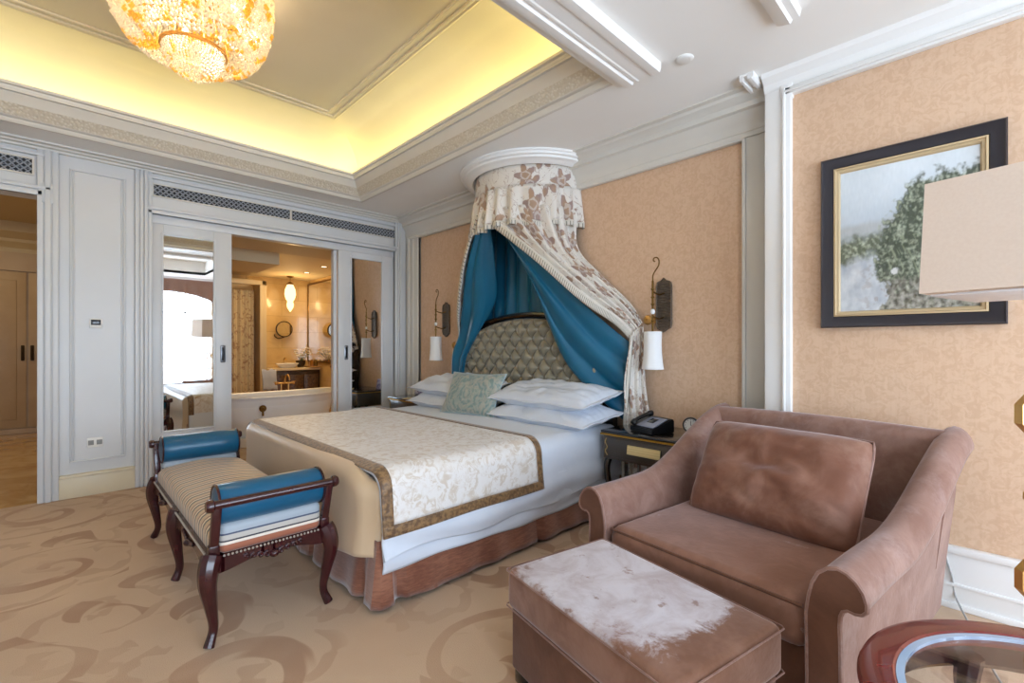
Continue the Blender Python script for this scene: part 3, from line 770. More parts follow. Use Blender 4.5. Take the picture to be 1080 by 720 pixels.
for (x_, y_, z_, tilt, sd, lab) in (
        (2.80, 2.44, .715, 6, 1, 'white pillow, lower of the pair nearest the phone'),
        (2.83, 2.46, .855, 9, 2, 'white pillow, upper of the pair nearest the phone'),
        (2.80, 3.66, .715, 6, 3, 'white pillow, lower of the pair behind the teal cushion'),
        (2.83, 3.68, .855, 9, 4, 'white pillow, upper of the pair behind the teal cushion')):
    o = thing('pillow', lab, 'pillow', (x_, y_, z_), group='white bed pillows')
    m = MB(); R = Matrix.Rotation(math.radians(-tilt), 4, 'Y')
    pillow(m, .25, .50, .088, .03, .055, sd, 40, R); m.make('pillow_body', linen, o)
    m = MB()   # flat flange round the pillow
    def fl(u, v):
        a = u * 2 * PI; c_, s_ = math.cos(a), math.sin(a); k = max(abs(c_), abs(s_)); px, py = c_ / k, s_ / k
        ex = 1 + .0 * v
        return R @ Vector((px * (.238 + .022 * v), py * (.49 + .03 * v), .006 * math.sin(a * 9 + sd) * v))
    m.grid(fl, 96, 3); m.make('flange', linen, o, thick=.006)
cu = thing('cushion', 'small teal and grey paisley cushion leaning on the white pillows', 'cushion', (2.60, 3.17, .825))
R = Matrix.Rotation(math.radians(11), 4, 'Z') @ Matrix.Rotation(math.radians(-62), 4, 'Y')
m = MB(); pillow(m, .20, .30, .07, .08, .02, 9, 34, R); m.make('cushion_cover', paisley, cu)
m = MB(); m.tube([R @ Vector((.20 * c_ * (1 - .08 * (1 - (d_) ** 2) ), .30 * d_ * (1 - .08 * (1 - c_ * c_)), 0)) for c_, d_ in [(1, -1 + i / 10) for i in range(20)] + [(1 - i / 10, 1) for i in range(20)] + [(-1, 1 - i / 10) for i in range(20)] + [(-1 + i / 10, -1) for i in range(20)]], .006, 6, closed=True); m.make('piping', simple('silver_piping', '9fb2b8', .35), cu)

# ------------------------------------------------------------------ canopy
cp = thing('bed_canopy', 'half-round bed canopy with floral swags and teal silk lining above the headboard', 'canopy', (XH, 3.05, 2.7))
CC = (XH, 3.05)
pr = [(.60, 2.852), (.70, 2.852), (.70, 2.835), (.69, 2.828), (.685, 2.812), (.665, 2.805), (.66, 2.79), (.64, 2.784), (.615, 2.778), (.60, 2.765), (.585, 2.762), (.56, 2.79), (.56, 2.852)]
m = MB(); m.lathe(pr, (CC[0], CC[1], 0), 64, PI / 2, 3 * PI / 2); m.make('corona', trim_white, cp, world=True)
def ringp(a, r, z): return Vector((CC[0] - r * math.cos(a), CC[1] + r * math.sin(a), z))   # a: -pi/2 right .. pi/2 left
m = MB(); m.grid(lambda u, v: ringp(lerp(-PI / 2, PI / 2, u), .552 + .003 * v, lerp(2.80, 2.585, v)), 64, 4, 1.75, .2); m.make('pelmet_band', floral, cp, world=True, thick=.006)
m = MB()
def frill(u, v):
    a = lerp(-PI / 2, PI / 2, u); fo = (.030 * math.sin(u * 78 + math.sin(u * 13) * 1.5) + .010 * math.sin(u * 43)) * (.35 + .65 * v)
    return ringp(a, .562 + .022 * v + fo, lerp(2.60, 2.30, v) + .01 * math.sin(u * 20) * v)
m.grid(frill, 300, 10, 2.0, .2); m.make('pelmet_frill', floral, cp, world=True, thick=.005)
m = MB(); m.grid(lambda u, v: Vector(frill(u, 1)) + Vector((0, 0, -.045 * v)), 300, 3, 90, 1); m.make('frill_tassels', trim_m, cp, world=True, thick=.008)
# back cloth on the wall
m = MB(); m.grid(lambda u, v: (XH - .02 - .018 * (1 + math.sin(u * 50)), lerp(2.60, 3.72, u) + (u - .5) * .4 * v - .03 * v, lerp(2.80, .9, v)), 120, 8); m.make('back_cloth', blue_silk, cp, world=True, thick=.004)
# swags : loft between strands
def loft(mb, strands, nu, nv, fold, fa, us=1, vs=1, seed=0, nrm=Vector((-.6, -.8, 0)), env=None):
    S = [bez(s_, 40) for s_ in strands]
    def f(u, v):
        cols = [interp(s_, v) for s_ in S]
        C_ = bez(cols, 0) if False else None
        t_ = u * (len(cols) - 1); k = min(int(t_), len(cols) - 2); w_ = t_ - k
        w2 = w_ * w_ * (3 - 2 * w_) * .35 + w_ * .65
        p = cols[k].lerp(cols[k + 1], w2)
        amp = fa * (env(u, v) if env else 1)
        return p + nrm * (amp * math.sin(u * fold + seed + math.sin(v * 3) * .8))
    mb.grid(f, nu, nv, us, vs); return f
TR = Vector((3.16, 1.86, 1.37)); TL = Vector((3.16, 4.02, 1.20))
# right printed swag (u=0 leading edge near front of ring)
def ra(a, r=.56, z=2.40): return ringp(a, r, z)
strR = [[ra(.12, .57, 2.42), (2.76, 2.55, 1.98), (2.90, 2.20, 1.64), (3.03, 1.98, 1.46), TR + Vector((-.06, -.0, -.05))],
        [ra(-.45, .57, 2.42), (2.84, 2.52, 2.02), (2.96, 2.20, 1.72), (3.06, 1.98, 1.51), TR + Vector((-.03, 0, 0))],
        [ra(-1.0, .57, 2.42), (2.99, 2.46, 2.06), (3.05, 2.19, 1.78), (3.12, 1.96, 1.55), TR + Vector((-.01, 0, .03))],
        [ra(-1.5, .55, 2.42), (3.19, 2.47, 2.08), (3.19, 2.23, 1.82), (3.19, 1.97, 1.58), TR + Vector((.03, 0, .05))]]
m = MB(); fR = loft(m, strR, 90, 60, 34, .022, 1.3, 1.4, nrm=Vector((-.55, -.8, .1)), env=lambda u, v: 1.5 - .8 * v); m.make('floral_swag', floral, cp, world=True, thick=.006)
m = MB()
def trimR(u, v):
    p = Vector(fR(0, u)); q = Vector(fR(.02, u)); return p + Vector((-.006, .02, -.062)) * v + Vector((-.012, -.008, .012))
m.grid(trimR, 120, 3, 95, 1); m.make('tassel_trim', trim_m, cp, world=True, thick=.010)
# right blue lining, leading edge hangs lower
strB = [[ra(.10, .54, 2.38), (2.78, 2.60, 1.98), (2.93, 2.27, 1.62), (3.04, 2.05, 1.40), TR + Vector((-.05, .05, -.10))],
        [ra(.05, .53, 2.38), (2.80, 2.64, 1.88), (2.93, 2.36, 1.50), (3.02, 2.13, 1.24), TR + Vector((-.05, .03, -.30))],
        [ra(.0, .52, 2.38), (2.82, 2.68, 1.83), (2.93, 2.46, 1.38), (3.02, 2.24, 1.12), TR + Vector((-.05, .05, -.52))],
        [ra(-.05, .51, 2.38), (2.85, 2.70, 1.80), (2.94, 2.59, 1.44), (3.01, 2.40, 1.05), TR + Vector((-.05, .10, -.70))]]
m = MB(); loft(m, strB, 60, 60, 15, .026, nrm=Vector((-.75, -.6, 0)), env=lambda u, v: smoothstep(0, .3, u) * (.5 + .6 * v)); m.make('silk_swag', blue_silk, cp, world=True, thick=.004)
# right tails
m = MB(); loft(m, [[TR + Vector((-.10, -.0, -.02)), TR + Vector((-.12, .06, -.4)), TR + Vector((-.10, .05, -.75)), TR + Vector((-.08, .04, -1.28))],
                   [TR + Vector((0, -.03, .03)), TR + Vector((0, -.05, -.4)), TR + Vector((0, -.10, -.75)), TR + Vector((.0, -.14, -1.28))]], 60, 30, 22, .022, .5, 1.3, nrm=Vector((-.7, -.6, 0)), env=lambda u, v: .4 + .8 * v)
m.make('floral_tail', floral, cp, world=True, thick=.005)
m = MB(); m.grid(lambda u, v: TR + Vector((-.105 - .02 * math.sin(v * PI / 2) + .012 * u, .02 + .06 * min(1, v * 1.5) - .025 * u, -.04 - 1.2 * v)), 3, 90, 1, 40)
m.make('tail_trim', trim_m, cp, world=True, thick=.008)
# left printed swag
strL = [[ra(.30, .58, 2.42), (2.78, 3.52, 2.02), (2.92, 3.78, 1.62), (3.05, 3.93, 1.36), TL + Vector((-.05, -.01, -.06))],
        [ra(.8, .58, 2.42), (2.86, 3.62, 2.02), (2.98, 3.82, 1.64), (3.08, 3.96, 1.38), TL + Vector((-.02, .0, -.02))],
        [ra(1.45, .57, 2.42), (3.14, 3.68, 2.02), (3.16, 3.86, 1.64), (3.17, 3.98, 1.40), TL + Vector((.02, .03, 0))]]
m = MB(); fL = loft(m, strL, 60, 60, 22, .016, .9, 1.4, nrm=Vector((-.8, .4, 0)), env=lambda u, v: 1 - .5 * v); m.make('floral_swag', floral, cp, world=True, thick=.006)
m = MB(); m.grid(lambda u, v: Vector(fL(0, u)) + Vector((-.008, -.035, -.02)) * v + Vector((-.012, 0, .0)), 120, 3, 48, 1); m.make('tassel_trim', trim_m, cp, world=True, thick=.010)
strBL = [[ra(.28, .55, 2.42), (2.80, 3.48, 2.02), (2.94, 3.74, 1.62), (3.02, 3.89, 1.36), TL + Vector((-.16, -.04, -.06)), (2.99, 3.98, .75)],
         [ra(.26, .53, 2.42), (2.81, 3.42, 1.98), (2.95, 3.62, 1.56), (3.01, 3.78, 1.28), (3.0, 3.86, 1.1), (2.99, 3.88, .75)],
         [ra(.22, .51, 2.42), (2.84, 3.32, 2.0), (2.98, 3.46, 1.62), (3.02, 3.66, 1.34), (3.0, 3.80, 1.1), (2.99, 3.84, .75)]]
strBL.append([ra(.15, .50, 2.42), (2.95, 3.25, 2.0), (3.08, 3.38, 1.70), (3.06, 3.58, 1.42), (3.0, 3.77, 1.1), (2.99, 3.82, .75)])
m = MB(); loft(m, strBL, 50, 60, 14, .022, nrm=Vector((-.9, .1, 0)), env=lambda u, v: .5 + .6 * v); m.make('silk_swag', blue_silk, cp, world=True, thick=.004)
# tie-back knobs
for (x_, y_, z_, lab) in ((XH, 1.80, 1.44, 'gold curtain tieback knob beside the nearer wall lamp'), (XH, 4.2, 1.25, 'gold curtain tieback knob below the farther wall lamp')):
    o = thing('tieback_knob', lab, 'tieback knob', (x_, y_, z_), group='gold curtain tiebacks')
    m = MB(); m.lathe([(0, 0), (.026, 0), (.026, -.006), (.008, -.012), (.007, -.055), (.018, -.06), (.034, -.068), (.038, -.078), (.03, -.09), (.012, -.094), (.010, -.088), (0, -.088)], (0, 0, 0), 24, axis='x'); m.make('knob_body', gold, o)
# ------------------------------------------------------------------ wall lamps
def sconce(y_, lab, flip=1):
    o = thing('wall_lamp', lab, 'wall lamp', (XH, y_, 1.55), group='bedside wall lamps')
    m = MB()   # back plate: long rounded lattice plate
    pts = [(-.058, -.14), (-.05, -.17), (-.02, -.185), (0, -.2), (.02, -.185), (.05, -.17), (.058, -.14), (.058, .14), (.05, .17), (.02, .18), (0, .2), (-.02, .18), (-.05, .17), (-.058, .14)]
    m.poly([(-.022, a, b) for a, b in pts], (.02, 0, 0)); m.tube([(-.026, a, b) for a, b in pts], .006, 6, closed=True)
    for i in range(-8, 9):
        m.tube([(-.027, -.052, i * .02 - .008), (-.027, .052, i * .02 + .008)], .0025, 4); m.tube([(-.027, -.052, i * .02 + .008), (-.027, .052, i * .02 - .008)], .0025, 4)
    m.make('back_plate', plate_metal, o)
    m = MB()
    xr = -.15; yr = .02
    m.tube([(xr, yr, -.2), (xr, yr, .17)], .008, 8)
    for z_ in (-.12, -.06, .0, .05, .11): m.ball((xr, yr, z_), .014, 10, 8, (1, 1, .7))
    hook = [(xr, yr, .17), (xr + .004, yr, .21), (xr + .0, yr - .02, .24), (xr, yr - .045, .275), (xr, yr - .05, .31), (xr, yr - .035, .335), (xr, yr - .012, .335), (xr, yr - .005, .318), (xr, yr - .018, .308)]
    m.tube(bez(hook, 30), .005, 8)
    m.tube(bez([(-.02, 0, -.09), (-.07, .01, -.105), (-.12, yr, -.095), (xr, yr, -.08)], 14), .0055, 8); m.tube(bez([(-.02, 0, .09), (-.07, .01, .075), (-.12, yr, .085), (xr, yr, .1)], 14), .0055, 8)
    m.lathe([(0, -.2), (.014, -.2), (.018, -.215), (.03, -.22), (.03, -.225), (0, -.225)], (xr, yr, 0), 16)
    m.make('arm', brass, o)
    m = MB(); m.ball((xr, yr, -.055), .017, 12, 10, (1, 1, 1.3)); m.make('glass_bead', porcelain, o)
    m = MB(); N_ = 48
    def sh(u, v):
        a = u * 2 * PI; r_ = .058 + .006 * (1 - v) ** 2 + .020 * v ** 2.6; r_ *= 1 + .012 * math.cos(a * 8)
        return (xr + r_ * math.cos(a), yr + r_ * math.sin(a), -.2 - .275 * v)
    m.grid(sh, 96, 16, closed_u=True); m.make('lamp_shade', shade_white, o, thick=.003)
sconce(1.70, 'white bell-shaded wall lamp on the wall above the phone')
sconce(4.43, 'white bell-shaded wall lamp in the far corner beside the mirror door')

# ------------------------------------------------------------------ nightstands
def nightstand(cy, lab):
    o = thing('nightstand', lab, 'nightstand', (3.0, cy, 0), group='black lacquer nightstands')
    x0, x1, hw = -.24, .22, .31
    m = MB(); m.box(x0 - .015, -hw - .015, .635, x1, hw + .015, .655, .006); m.make('top', wood_black, o)
    m = MB(); m.box(x0 - .017, -hw - .017, .622, x1 - .005, hw + .017, .634, .003); m.make('gilt_band', simple('gilt', 'b5872e', .35, metal=.7), o)
    m = MB(); m.box(x0, -hw, .455, x1 - .01, hw, .622, .006); m.make('case', simple('dark_bronze_lacquer', '453a2e', .3, coat=.3, vs=20, col2='382e24'), o)
    m = MB(); m.box(x0 - .008, -hw + .05, .475, x0 + .01, hw - .05, .61, .004); dr = m.make('drawer', simple('dark_drawer', '3f352a', .3, coat=.3), o)
    for s_ in (-1, 1):
        m = MB(); y_ = s_ * (hw - .025); m.tube(bez([(x0 - .002, y_ - .008, .48), (x0 - .002, y_ + .008, .51), (x0 - .002, y_ - .008, .54), (x0 - .002, y_ + .008, .57), (x0 - .002, y_, .60)], 24), .004, 6)
        m.make('gilt_ornament', simple('painted_gilt', 'a58a58', .5), o)
    for sx_ in (-1, 1):
        for sy_ in (-1, 1):
            X_, Y_ = (x0 + .03 if sx_ < 0 else x1 - .04), sy_ * (hw - .03)
            m = MB(); m.tube(bez([(X_, Y_, .47), (X_ + sx_ * .012, Y_ + sy_ * .012, .38), (X_ - sx_ * .004, Y_ - sy_ * .004, .2), (X_ + sx_ * .004, Y_ + sy_ * .004, .06), (X_ + sx_ * .016, Y_ + sy_ * .016, .005)], 20), .02, 8, rfun=lambda t_: .026 - .013 * t_); m.make('leg', wood_black, o)
    m = MB(); m.box(x0 + .02, -hw + .03, .16, x1 - .03, hw - .03, .18, .004); m.make('lower_shelf', wood_black, o)
    return o
nightstand(1.60, 'black lacquer nightstand holding the phone, right of the bed')
nightstand(4.58, 'black lacquer nightstand in the far corner, left of the bed')
# cards lying against / on the nightstands
m = MB(); m.box(2.742, 1.46, .545, 2.75, 1.70, .60, .001); 
cm = NT('cream_card'); t = cm; v = t.coord(); bz = t.n('ShaderNodeSeparateXYZ', {0: v})
ln1 = t.math('LESS_THAN', t.math('ABSOLUTE', t.math('SUBTRACT', t.math('FRACT', t.math('MULTIPLY', bz.outputs[2], 60)), .5)), .12)
card = t.out(t.pr(t.mix(t.math('MULTIPLY', ln1, .25), lin('d9c690'), lin('8d7a4c')), .6))
m = MB(); m.box(-.003, -.12, -.03, .003, .12, .03, .001)
oc = m.make('card_holder', card); oc.location = (2.738, 1.585, .548); oc.rotation_euler = (0, math.radians(8), 0); tag(oc, 'cream printed card on the front of the phone nightstand', 'card')
m = MB(); m.box(-.06, -.1, 0, .06, .1, .003, .001); oc = m.make('note_card', card); oc.location = (2.83, 4.50, .656); oc.rotation_euler = (0, 0, .5); tag(oc, 'cream note card lying on the far nightstand', 'card')
m = MB(); m.box(-.012, -.09, 0, .012, .09, .135, .003); oc = m.make('small_box', simple('purple_print', '5a4a86', .5, vs=25, col2='d8d2de', va=.9)); oc.location = (3.12, 4.80, .656); oc.rotation_euler = (0, math.radians(8), .1); tag(oc, 'small purple and white printed stand on the far nightstand', 'sign')

# phone
ph = thing('telephone', 'black desk telephone with grey display on the nightstand', 'telephone', (2.93, 1.63, .657), math.radians(-18))
m = MB(); m.poly([(-.1, -.11, 0), (.1, -.11, 0), (.1, -.11, .085), (.075, -.11, .095), (-.1, -.11, .03)], (0, .22, 0)); bmesh.ops.bevel(m.bm, geom=m.bm.edges[:], offset=.005, segments=2, affect='EDGES'); m.make('base', black_plastic, ph)
RR = Matrix.Rotation(-math.atan2(.065, .175), 4, 'Y')
def onph(mb, x0, y0, x1, y1, h0, h1, bv=.002):
    mb.box(x0, y0, h0, x1, y1, h1, bv, 2, RR, Vector((0, 0, 0)))
m = MB(); m.box(-.065, -.10, .066, .075, .055, .073, .003, 2, RR, Vector((0, 0, .0))); m.make('keypad_panel', screen_grey, ph)
m = MB(); m.box(-.01, -.05, .0725, .045, .01, .0765, .002, 2, RR, Vector((0, 0, 0))); m.make('display', dark_screen, ph)
m = MB(); m.tube(bez([(-.095, .085, .05), (-.05, .085, .078), (.03, .085, .104), (.08, .085, .112)], 16), .018, 10, rfun=lambda t_: .020 if t_ < .2 or t_ > .8 else .014); m.make('handset', black_plastic, ph)
# clock
ck = thing('alarm_clock', 'small round black desk clock beside the telephone', 'clock', (3.0, 1.385, .657), math.radians(20))
m = MB(); m.lathe([(0, .02), (.046, .02), (.052, .01), (.052, -.012), (.046, -.02), (.043, -.012), (0, -.012)], (0, 0, .065), 32, axis='x'); m.box(-.02, -.03, 0, .025, .03, .012, .004); m.tube([(0, 0, .01), (0, 0, .02)], .008, 8); m.make('case', black_plastic, ck)
m = MB(); m.lathe([(0, -.013), (.042, -.013), (.042, -.01), (0, -.01)], (0, 0, .065), 32, axis='x'); m.make('dial', white_plastic, ck)
m = MB(); m.box(-.0155, -.0015, .065, -.0135, .0015, .092); m.box(-.0155, -.022, .0635, -.0135, 0, .0665)
for k in range(12): a = k * PI / 6; m.ball((-.0145, .035 * math.sin(a), .065 + .035 * math.cos(a)), .0025, 6, 4)
m.make('hands', black_plastic, ck)

# ------------------------------------------------------------------ bench
bn = thing('bench', 'dark carved bench with striped seat and teal bolsters at the bed foot', 'bench', (.69, 3.02, 0))
hx, hy = .235, .765
# seat rail frame with serpentine apron
m = MB()
def apron(p, q, nrm, dip):
    p, q, nrm = Vector(p), Vector(q), Vector(nrm); N_ = 40; L = (q - p).length
    top, bot = [], []
    for i in range(N_ + 1):
        t_ = i / N_; c_ = p.lerp(q, t_)
        e = dip * math.sin(PI * t_) ** 2 * .0 + .035 * abs(math.cos(PI * t_)) ** 2.5 + .018 * math.exp(-((t_ - .5) / .1) ** 2)
        top.append(c_ + Vector((0, 0, .375))); bot.append(c_ + Vector((0, 0, .335 - e)))
    for i in range(N_):
        a = [top[i], top[i + 1], bot[i + 1], bot[i]]
        v0 = [m.bm.verts.new(x + nrm * .018) for x in a]; v1 = [m.bm.verts.new(x - nrm * .018) for x in a]
        m.bm.faces.new(v0); m.bm.faces.new(v1)
        for k in range(4): m.bm.faces.new((v0[k], v0[(k + 1) % 4], v1[(k + 1) % 4], v1[k]))
    bmesh.ops.remove_doubles(m.bm, verts=m.bm.verts, dist=.0005)
apron((-hx, -hy, 0), (hx, -hy, 0), (0, -1, 0), 0); apron((-hx, hy, 0), (hx, hy, 0), (0, 1, 0), 0)
for s_ in (-1, 1):
    apron((s_ * hx, -hy, 0), (s_ * hx, 0, 0), (s_, 0, 0), 0); apron((s_ * hx, 0, 0), (s_ * hx, hy, 0), (s_, 0, 0), 0)
m.make('seat_frame', wood_dark, bn, ang=30)
# carved crest on the aprons
def crest(c, dx, nrm):
    m = MB(); c, dx, nrm = Vector(c), Vector(dx), Vector(nrm)
    m.ball(c, .022, 10, 8, (1, 1, .8))
    for s_ in (-1, 1):
        for k in range(4):
            o_ = c + dx * s_ * (.03 + .027 * k) + Vector((0, 0, .006 * k + .004)); r_ = .015 - .002 * k
            m.tube([o_ + dx * (s_ * r_ * math.cos(a) * (1 - a / 9)) + Vector((0, 0, r_ * math.sin(a) * (1 - a / 9))) + nrm * .004 for a in [x * .5 for x in range(13)]], .0055, 6)
    m.make('carved_crest', wood_dark, bn)
crest((0, -hy - .018, .322), (1, 0, 0), (0, -1, 0))
for yy in (-hy / 2, hy / 2): crest((-hx - .018, yy, .322), (0, 1, 0), (-1, 0, 0)); crest((hx + .018, yy, .322), (0, 1, 0), (1, 0, 0))
for sx_ in (-1, 1):
    for sy_ in (-1, 0, 1):
        m = MB(); X_, Y_ = sx_ * hx, sy_ * hy
        ox, oy = sx_ * 1.0, sy_ * 1.0
        pts = [(X_, Y_, .375), (X_ + ox * .012, Y_ + oy * .012, .34), (X_ + ox * .02, Y_ + oy * .02, .27), (X_ + ox * .004, Y_ + oy * .004, .16), (X_ - ox * .006, Y_ - oy * .006, .07), (X_ + ox * .014, Y_ + oy * .010, 0.004)]
        m.tube(bez(pts, 26), .03, 10, rfun=lambda t_: .040 - .022 * smoothstep(.2, .8, t_) + .003 * smoothstep(.85, 1, t_)); m.make('leg', wood_dark, bn)
# seat cushion
m = MB()
def seat(u, v):
    a, b = u * 2 - 1, v * 2 - 1
    return None
def dome(mb, X_, Y_, z0, z1, crown_, r=.05, n=40, nv=60):
    def f(u, v):
        # u around x section: side, top, side
        b = v * 2 - 1; y_ = Y_ * b; e = (1 - abs(b) ** 14)
        if u < .2: w_ = u / .2; x_, z_ = -X_, lerp(z0, z1 - r, w_)
        elif u < .3: w_ = (u - .2) / .1 * PI / 2; x_, z_ = -X_ + r * (1 - math.cos(w_)), z1 - r + r * math.sin(w_)
        elif u < .7: w_ = (u - .3) / .4; x_ = lerp(-X_ + r, X_ - r, w_); z_ = z1 + crown_ * math.sin(w_ * PI)
        elif u < .8: w_ = (1 - (u - .7) / .1) * PI / 2; x_, z_ = X_ - r * (1 - math.cos(w_)), z1 - r + r * math.sin(w_)
        else: w_ = 1 - (u - .8) / .2; x_, z_ = X_, lerp(z0, z1 - r, w_)
        return (x_, y_, z0 + (z_ - z0) * (.35 + .65 * e ** .5) if z_ > z0 else z0)
    mb.grid(f, n, nv)
dome(m, hx - .002, hy - .012, .37, .475, .02); m.make('seat_cushion', stripe_top, bn)
for s_ in (-1, 1):
    m = MB(); m.box(-hx + .022, s_ * (hy - .03) - .045, .37, hx - .022, s_ * (hy - .03) + .045, .503, .03, 4)
    m.make('seat_end', stripe_end, bn)
nail_m = simple('silver_nails', 'b9b4a8', .35, metal=.6)
nail = MB().ball((0, 0, 0), .0055, 6, 5).make('nail', nail_m, bn); nail.location = (-hx + .04, -hy - .018, .37)
for p_ in [(lerp(-hx + .04, hx - .04, i / 25), -hy - .018, .37) for i in range(1, 26)] + [(-hx - .018, lerp(-hy + .05, hy - .05, i / 71), .373) for i in range(72)]:
    q_ = nail.copy(); COL.objects.link(q_); q_.location = p_
m = MB()
for i in range(26): m.ball((lerp(-hx + .04, hx - .04, i / 25), hy + .018, .37), .0055, 6, 5)
for i in range(72): m.ball((hx + .018, lerp(-hy + .05, hy - .05, i / 71), .373), .005, 6, 5)
o = m.make('nail_trim', nail_m, bn); o['kind'] = 'stuff'
for sy_ in (-1, 1):
    for sx_ in (-1, 1):
        m = MB(); X_ = sx_ * (hx - .005); Y_ = sy_ * (hy + .0)
        m.box(X_ - .02, Y_ - .02, .36, X_ + .02, Y_ + .02, .42, .006); m.box(X_ - .017, Y_ - .016, .40, X_ + .017, Y_ + .016, .60, .006)
        for v_ in m.bm.verts: v_.co.y += sy_ * .06 * smoothstep(.40, .60, v_.co.z)
        m.make('arm_post', wood_dark, bn)
    m = MB(); yy = sy_ * (hy + .062)
    prof = [(0, -hx - .035), (.02, -hx - .035), (.026, -hx - .025), (.026, -hx - .01), (.018, -hx - .004), (.017, 0), (.018, hx + .004), (.026, hx + .01), (.026, hx + .025), (.02, hx + .035), (0, hx + .035)]
    m.lathe(prof, (0, yy, .60), 20, axis='x'); m.make('arm_rail', wood_dark, bn)
    m = MB(); yb = sy_ * (hy - .035); rb = .082
    prof = [(0, -hx + .012), (.05, -hx + .012), (rb - .008, -hx + .018), (rb, -hx + .03)] + [(rb + .002, x_) for x_ in (-.1, 0, .1)] + [(rb, hx - .03), (rb - .008, hx - .018), (.05, hx - .012), (0, hx - .012)]
    m.lathe(prof, (0, yb, .572), 32, axis='x'); bo = m.make('bolster', blue_bolster, bn)
    for s2 in (-1, 1): m = MB(); m.tube([(s2 * (hx - .02), yb + (rb + .001) * math.cos(a * PI / 12), .572 + (rb + .001) * math.sin(a * PI / 12)) for a in range(24)], .005, 6, closed=True); m.make('piping', wood_dark, bo)

# ------------------------------------------------------------------ armchair
ac = thing('armchair', 'large rose-brown velvet armchair with sloping scroll arms', 'armchair', (1.69, .79, 0), math.radians(-7))
AW = .405
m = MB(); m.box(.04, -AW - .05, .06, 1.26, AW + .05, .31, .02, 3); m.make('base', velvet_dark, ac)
m = MB()
m.box(-.0, -AW + .005, .29, 1.06, AW - .005, .455, .055, 5)
for v_ in m.bm.verts:
    if v_.co.z > .4: v_.co.z += .015 * math.cos((v_.co.x - .5) * 2.6) * math.cos(v_.co.y * 3)
m.make('seat_cushion', velvet_seat, ac)
m = MB(); z_ = .435
m.tube([(.012, -AW + .02, .44), (.012, AW - .02, .44)], .006, 6); m.make('seat_piping', velvet_dark, ac)
def armh(s_): return .60 + .02 * s_ + .27 * smoothstep(.30, 1.0, s_) ** 1.1
ASEC = [(0, .07), (0, .25), (-.002, -.16), (.004, -.11), (.014, -.065), (.03, -.03), (.052, -.009), (.078, 0), (.102, -.006), (.124, -.022), (.141, -.046), (.15, -.075), (.149, -.095), (.138, -.108), (.122, -.112), (.104, -.110), (.092, -.118), (.086, -.135), (.084, -.17), (.086, -.21), (.088, .20), (.092, .07)]
def arm_sec(s_, side):
    """closed section in (b,z) for distance fraction s_"""
    h = armh(s_); k = 1 - .12 * smoothstep(.3, 1, s_); fl = .055 * smoothstep(.1, 1, s_); out = []
    for b, z in ASEC:
        zz_ = z if z > 0.001 else h + z
        out.append((side * (.405 + b * k + fl * min(1, max(0, (zz_ - .1) / .5))), zz_))
    return out
for side, nm in ((1, 'left'), (-1, 'right')):
    m = MB(); N_ = 48; rings = []
    for i in range(N_ + 1):
        s_ = i / N_; x_ = lerp(0.0, 1.24, s_)
        rings.append([m.bm.verts.new((x_ + .02 * smoothstep(.4, 1, s_) * (z - .3), b, z)) for b, z in arm_sec(s_, side)])
    for a, b in zip(rings, rings[1:]):
        for k in range(len(a)):
            j = (k + 1) % len(a); m.bm.faces.new((a[k], a[j], b[j], b[k]))
    m.bm.faces.new(rings[0]); m.bm.faces.new(rings[-1])
    arm = m.make('arm', velvet_sofa, ac, ang=50)
    m = MB(); sec = arm_sec(0, side)
    cen = Vector((0, side * (AW + .06), .35))
    a = [m.bm.verts.new((-.012, b, z)) for b, z in sec]; b_l = [m.bm.verts.new((.002, b, z)) for b, z in sec]
    m.bm.faces.new(a)
    for k in range(len(a)): j = (k + 1) % len(a); m.bm.faces.new((a[k], a[j], b_l[j], b_l[k]))
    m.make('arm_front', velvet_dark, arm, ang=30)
    m = MB(); m.tube([(-.008, b, z) for b, z in sec], .0065, 6, closed=False); m.make('arm_piping', velvet_sofa, arm)
# back
m = MB()
def backf(u, v):
    bq = 1
    # v wraps bottom front -> top -> rear
    H_ = .875 + .012 * math.sin(u * PI)
    hb = lambda z: lerp(-1, 1, u) * (.405 + .078 + .052 * min(1, max(0, (z - .1) / .5)))
    if v < .55: w_ = v / .55; z = lerp(.3, H_ - .06, w_); return (1.05 + .06 * w_ - .02 * math.sin(w_ * PI), hb(z), z)
    if v < .75: a = (v - .55) / .2 * PI; z = H_ - .06 + .06 * math.sin(a); return (1.175 - .065 * math.cos(a), hb(z), z)
    w_ = (v - .75) / .25; z = lerp(H_ - .06, .07, w_); return (1.24 + .01 * w_, hb(z), z)
m.grid(backf, 40, 50)
for u_ in (0, 1):
    vs_ = [m.bm.verts.new(Vector(backf(u_, k / 50))) for k in range(51)]; m.bm.faces.new(vs_)
bmesh.ops.remove_doubles(m.bm, verts=m.bm.verts, dist=.0005)
m.make('backrest', velvet_sofa, ac, ang=50)
for fx, fy in ((.08, -.42), (.08, .42), (1.18, -.42), (1.18, .42)):
    m = MB(); m.lathe([(0, 0), (.02, 0), (.03, .07), (0, .07)], (fx, fy, 0), 4); m.make('foot', wood_black, ac)
pl_ = thing('throw_pillow', 'plump rose-brown velvet pillow leaning on the armchair back', 'pillow', (2.33, .69, .645), math.radians(-7))
R = Matrix.Rotation(math.radians(-58), 4, 'Y')
m = MB(); pillow(m, .25, .358, .125, .03, .035, 21, 48, R, .06); m.make('pillow_body', velvet_pillow, pl_)
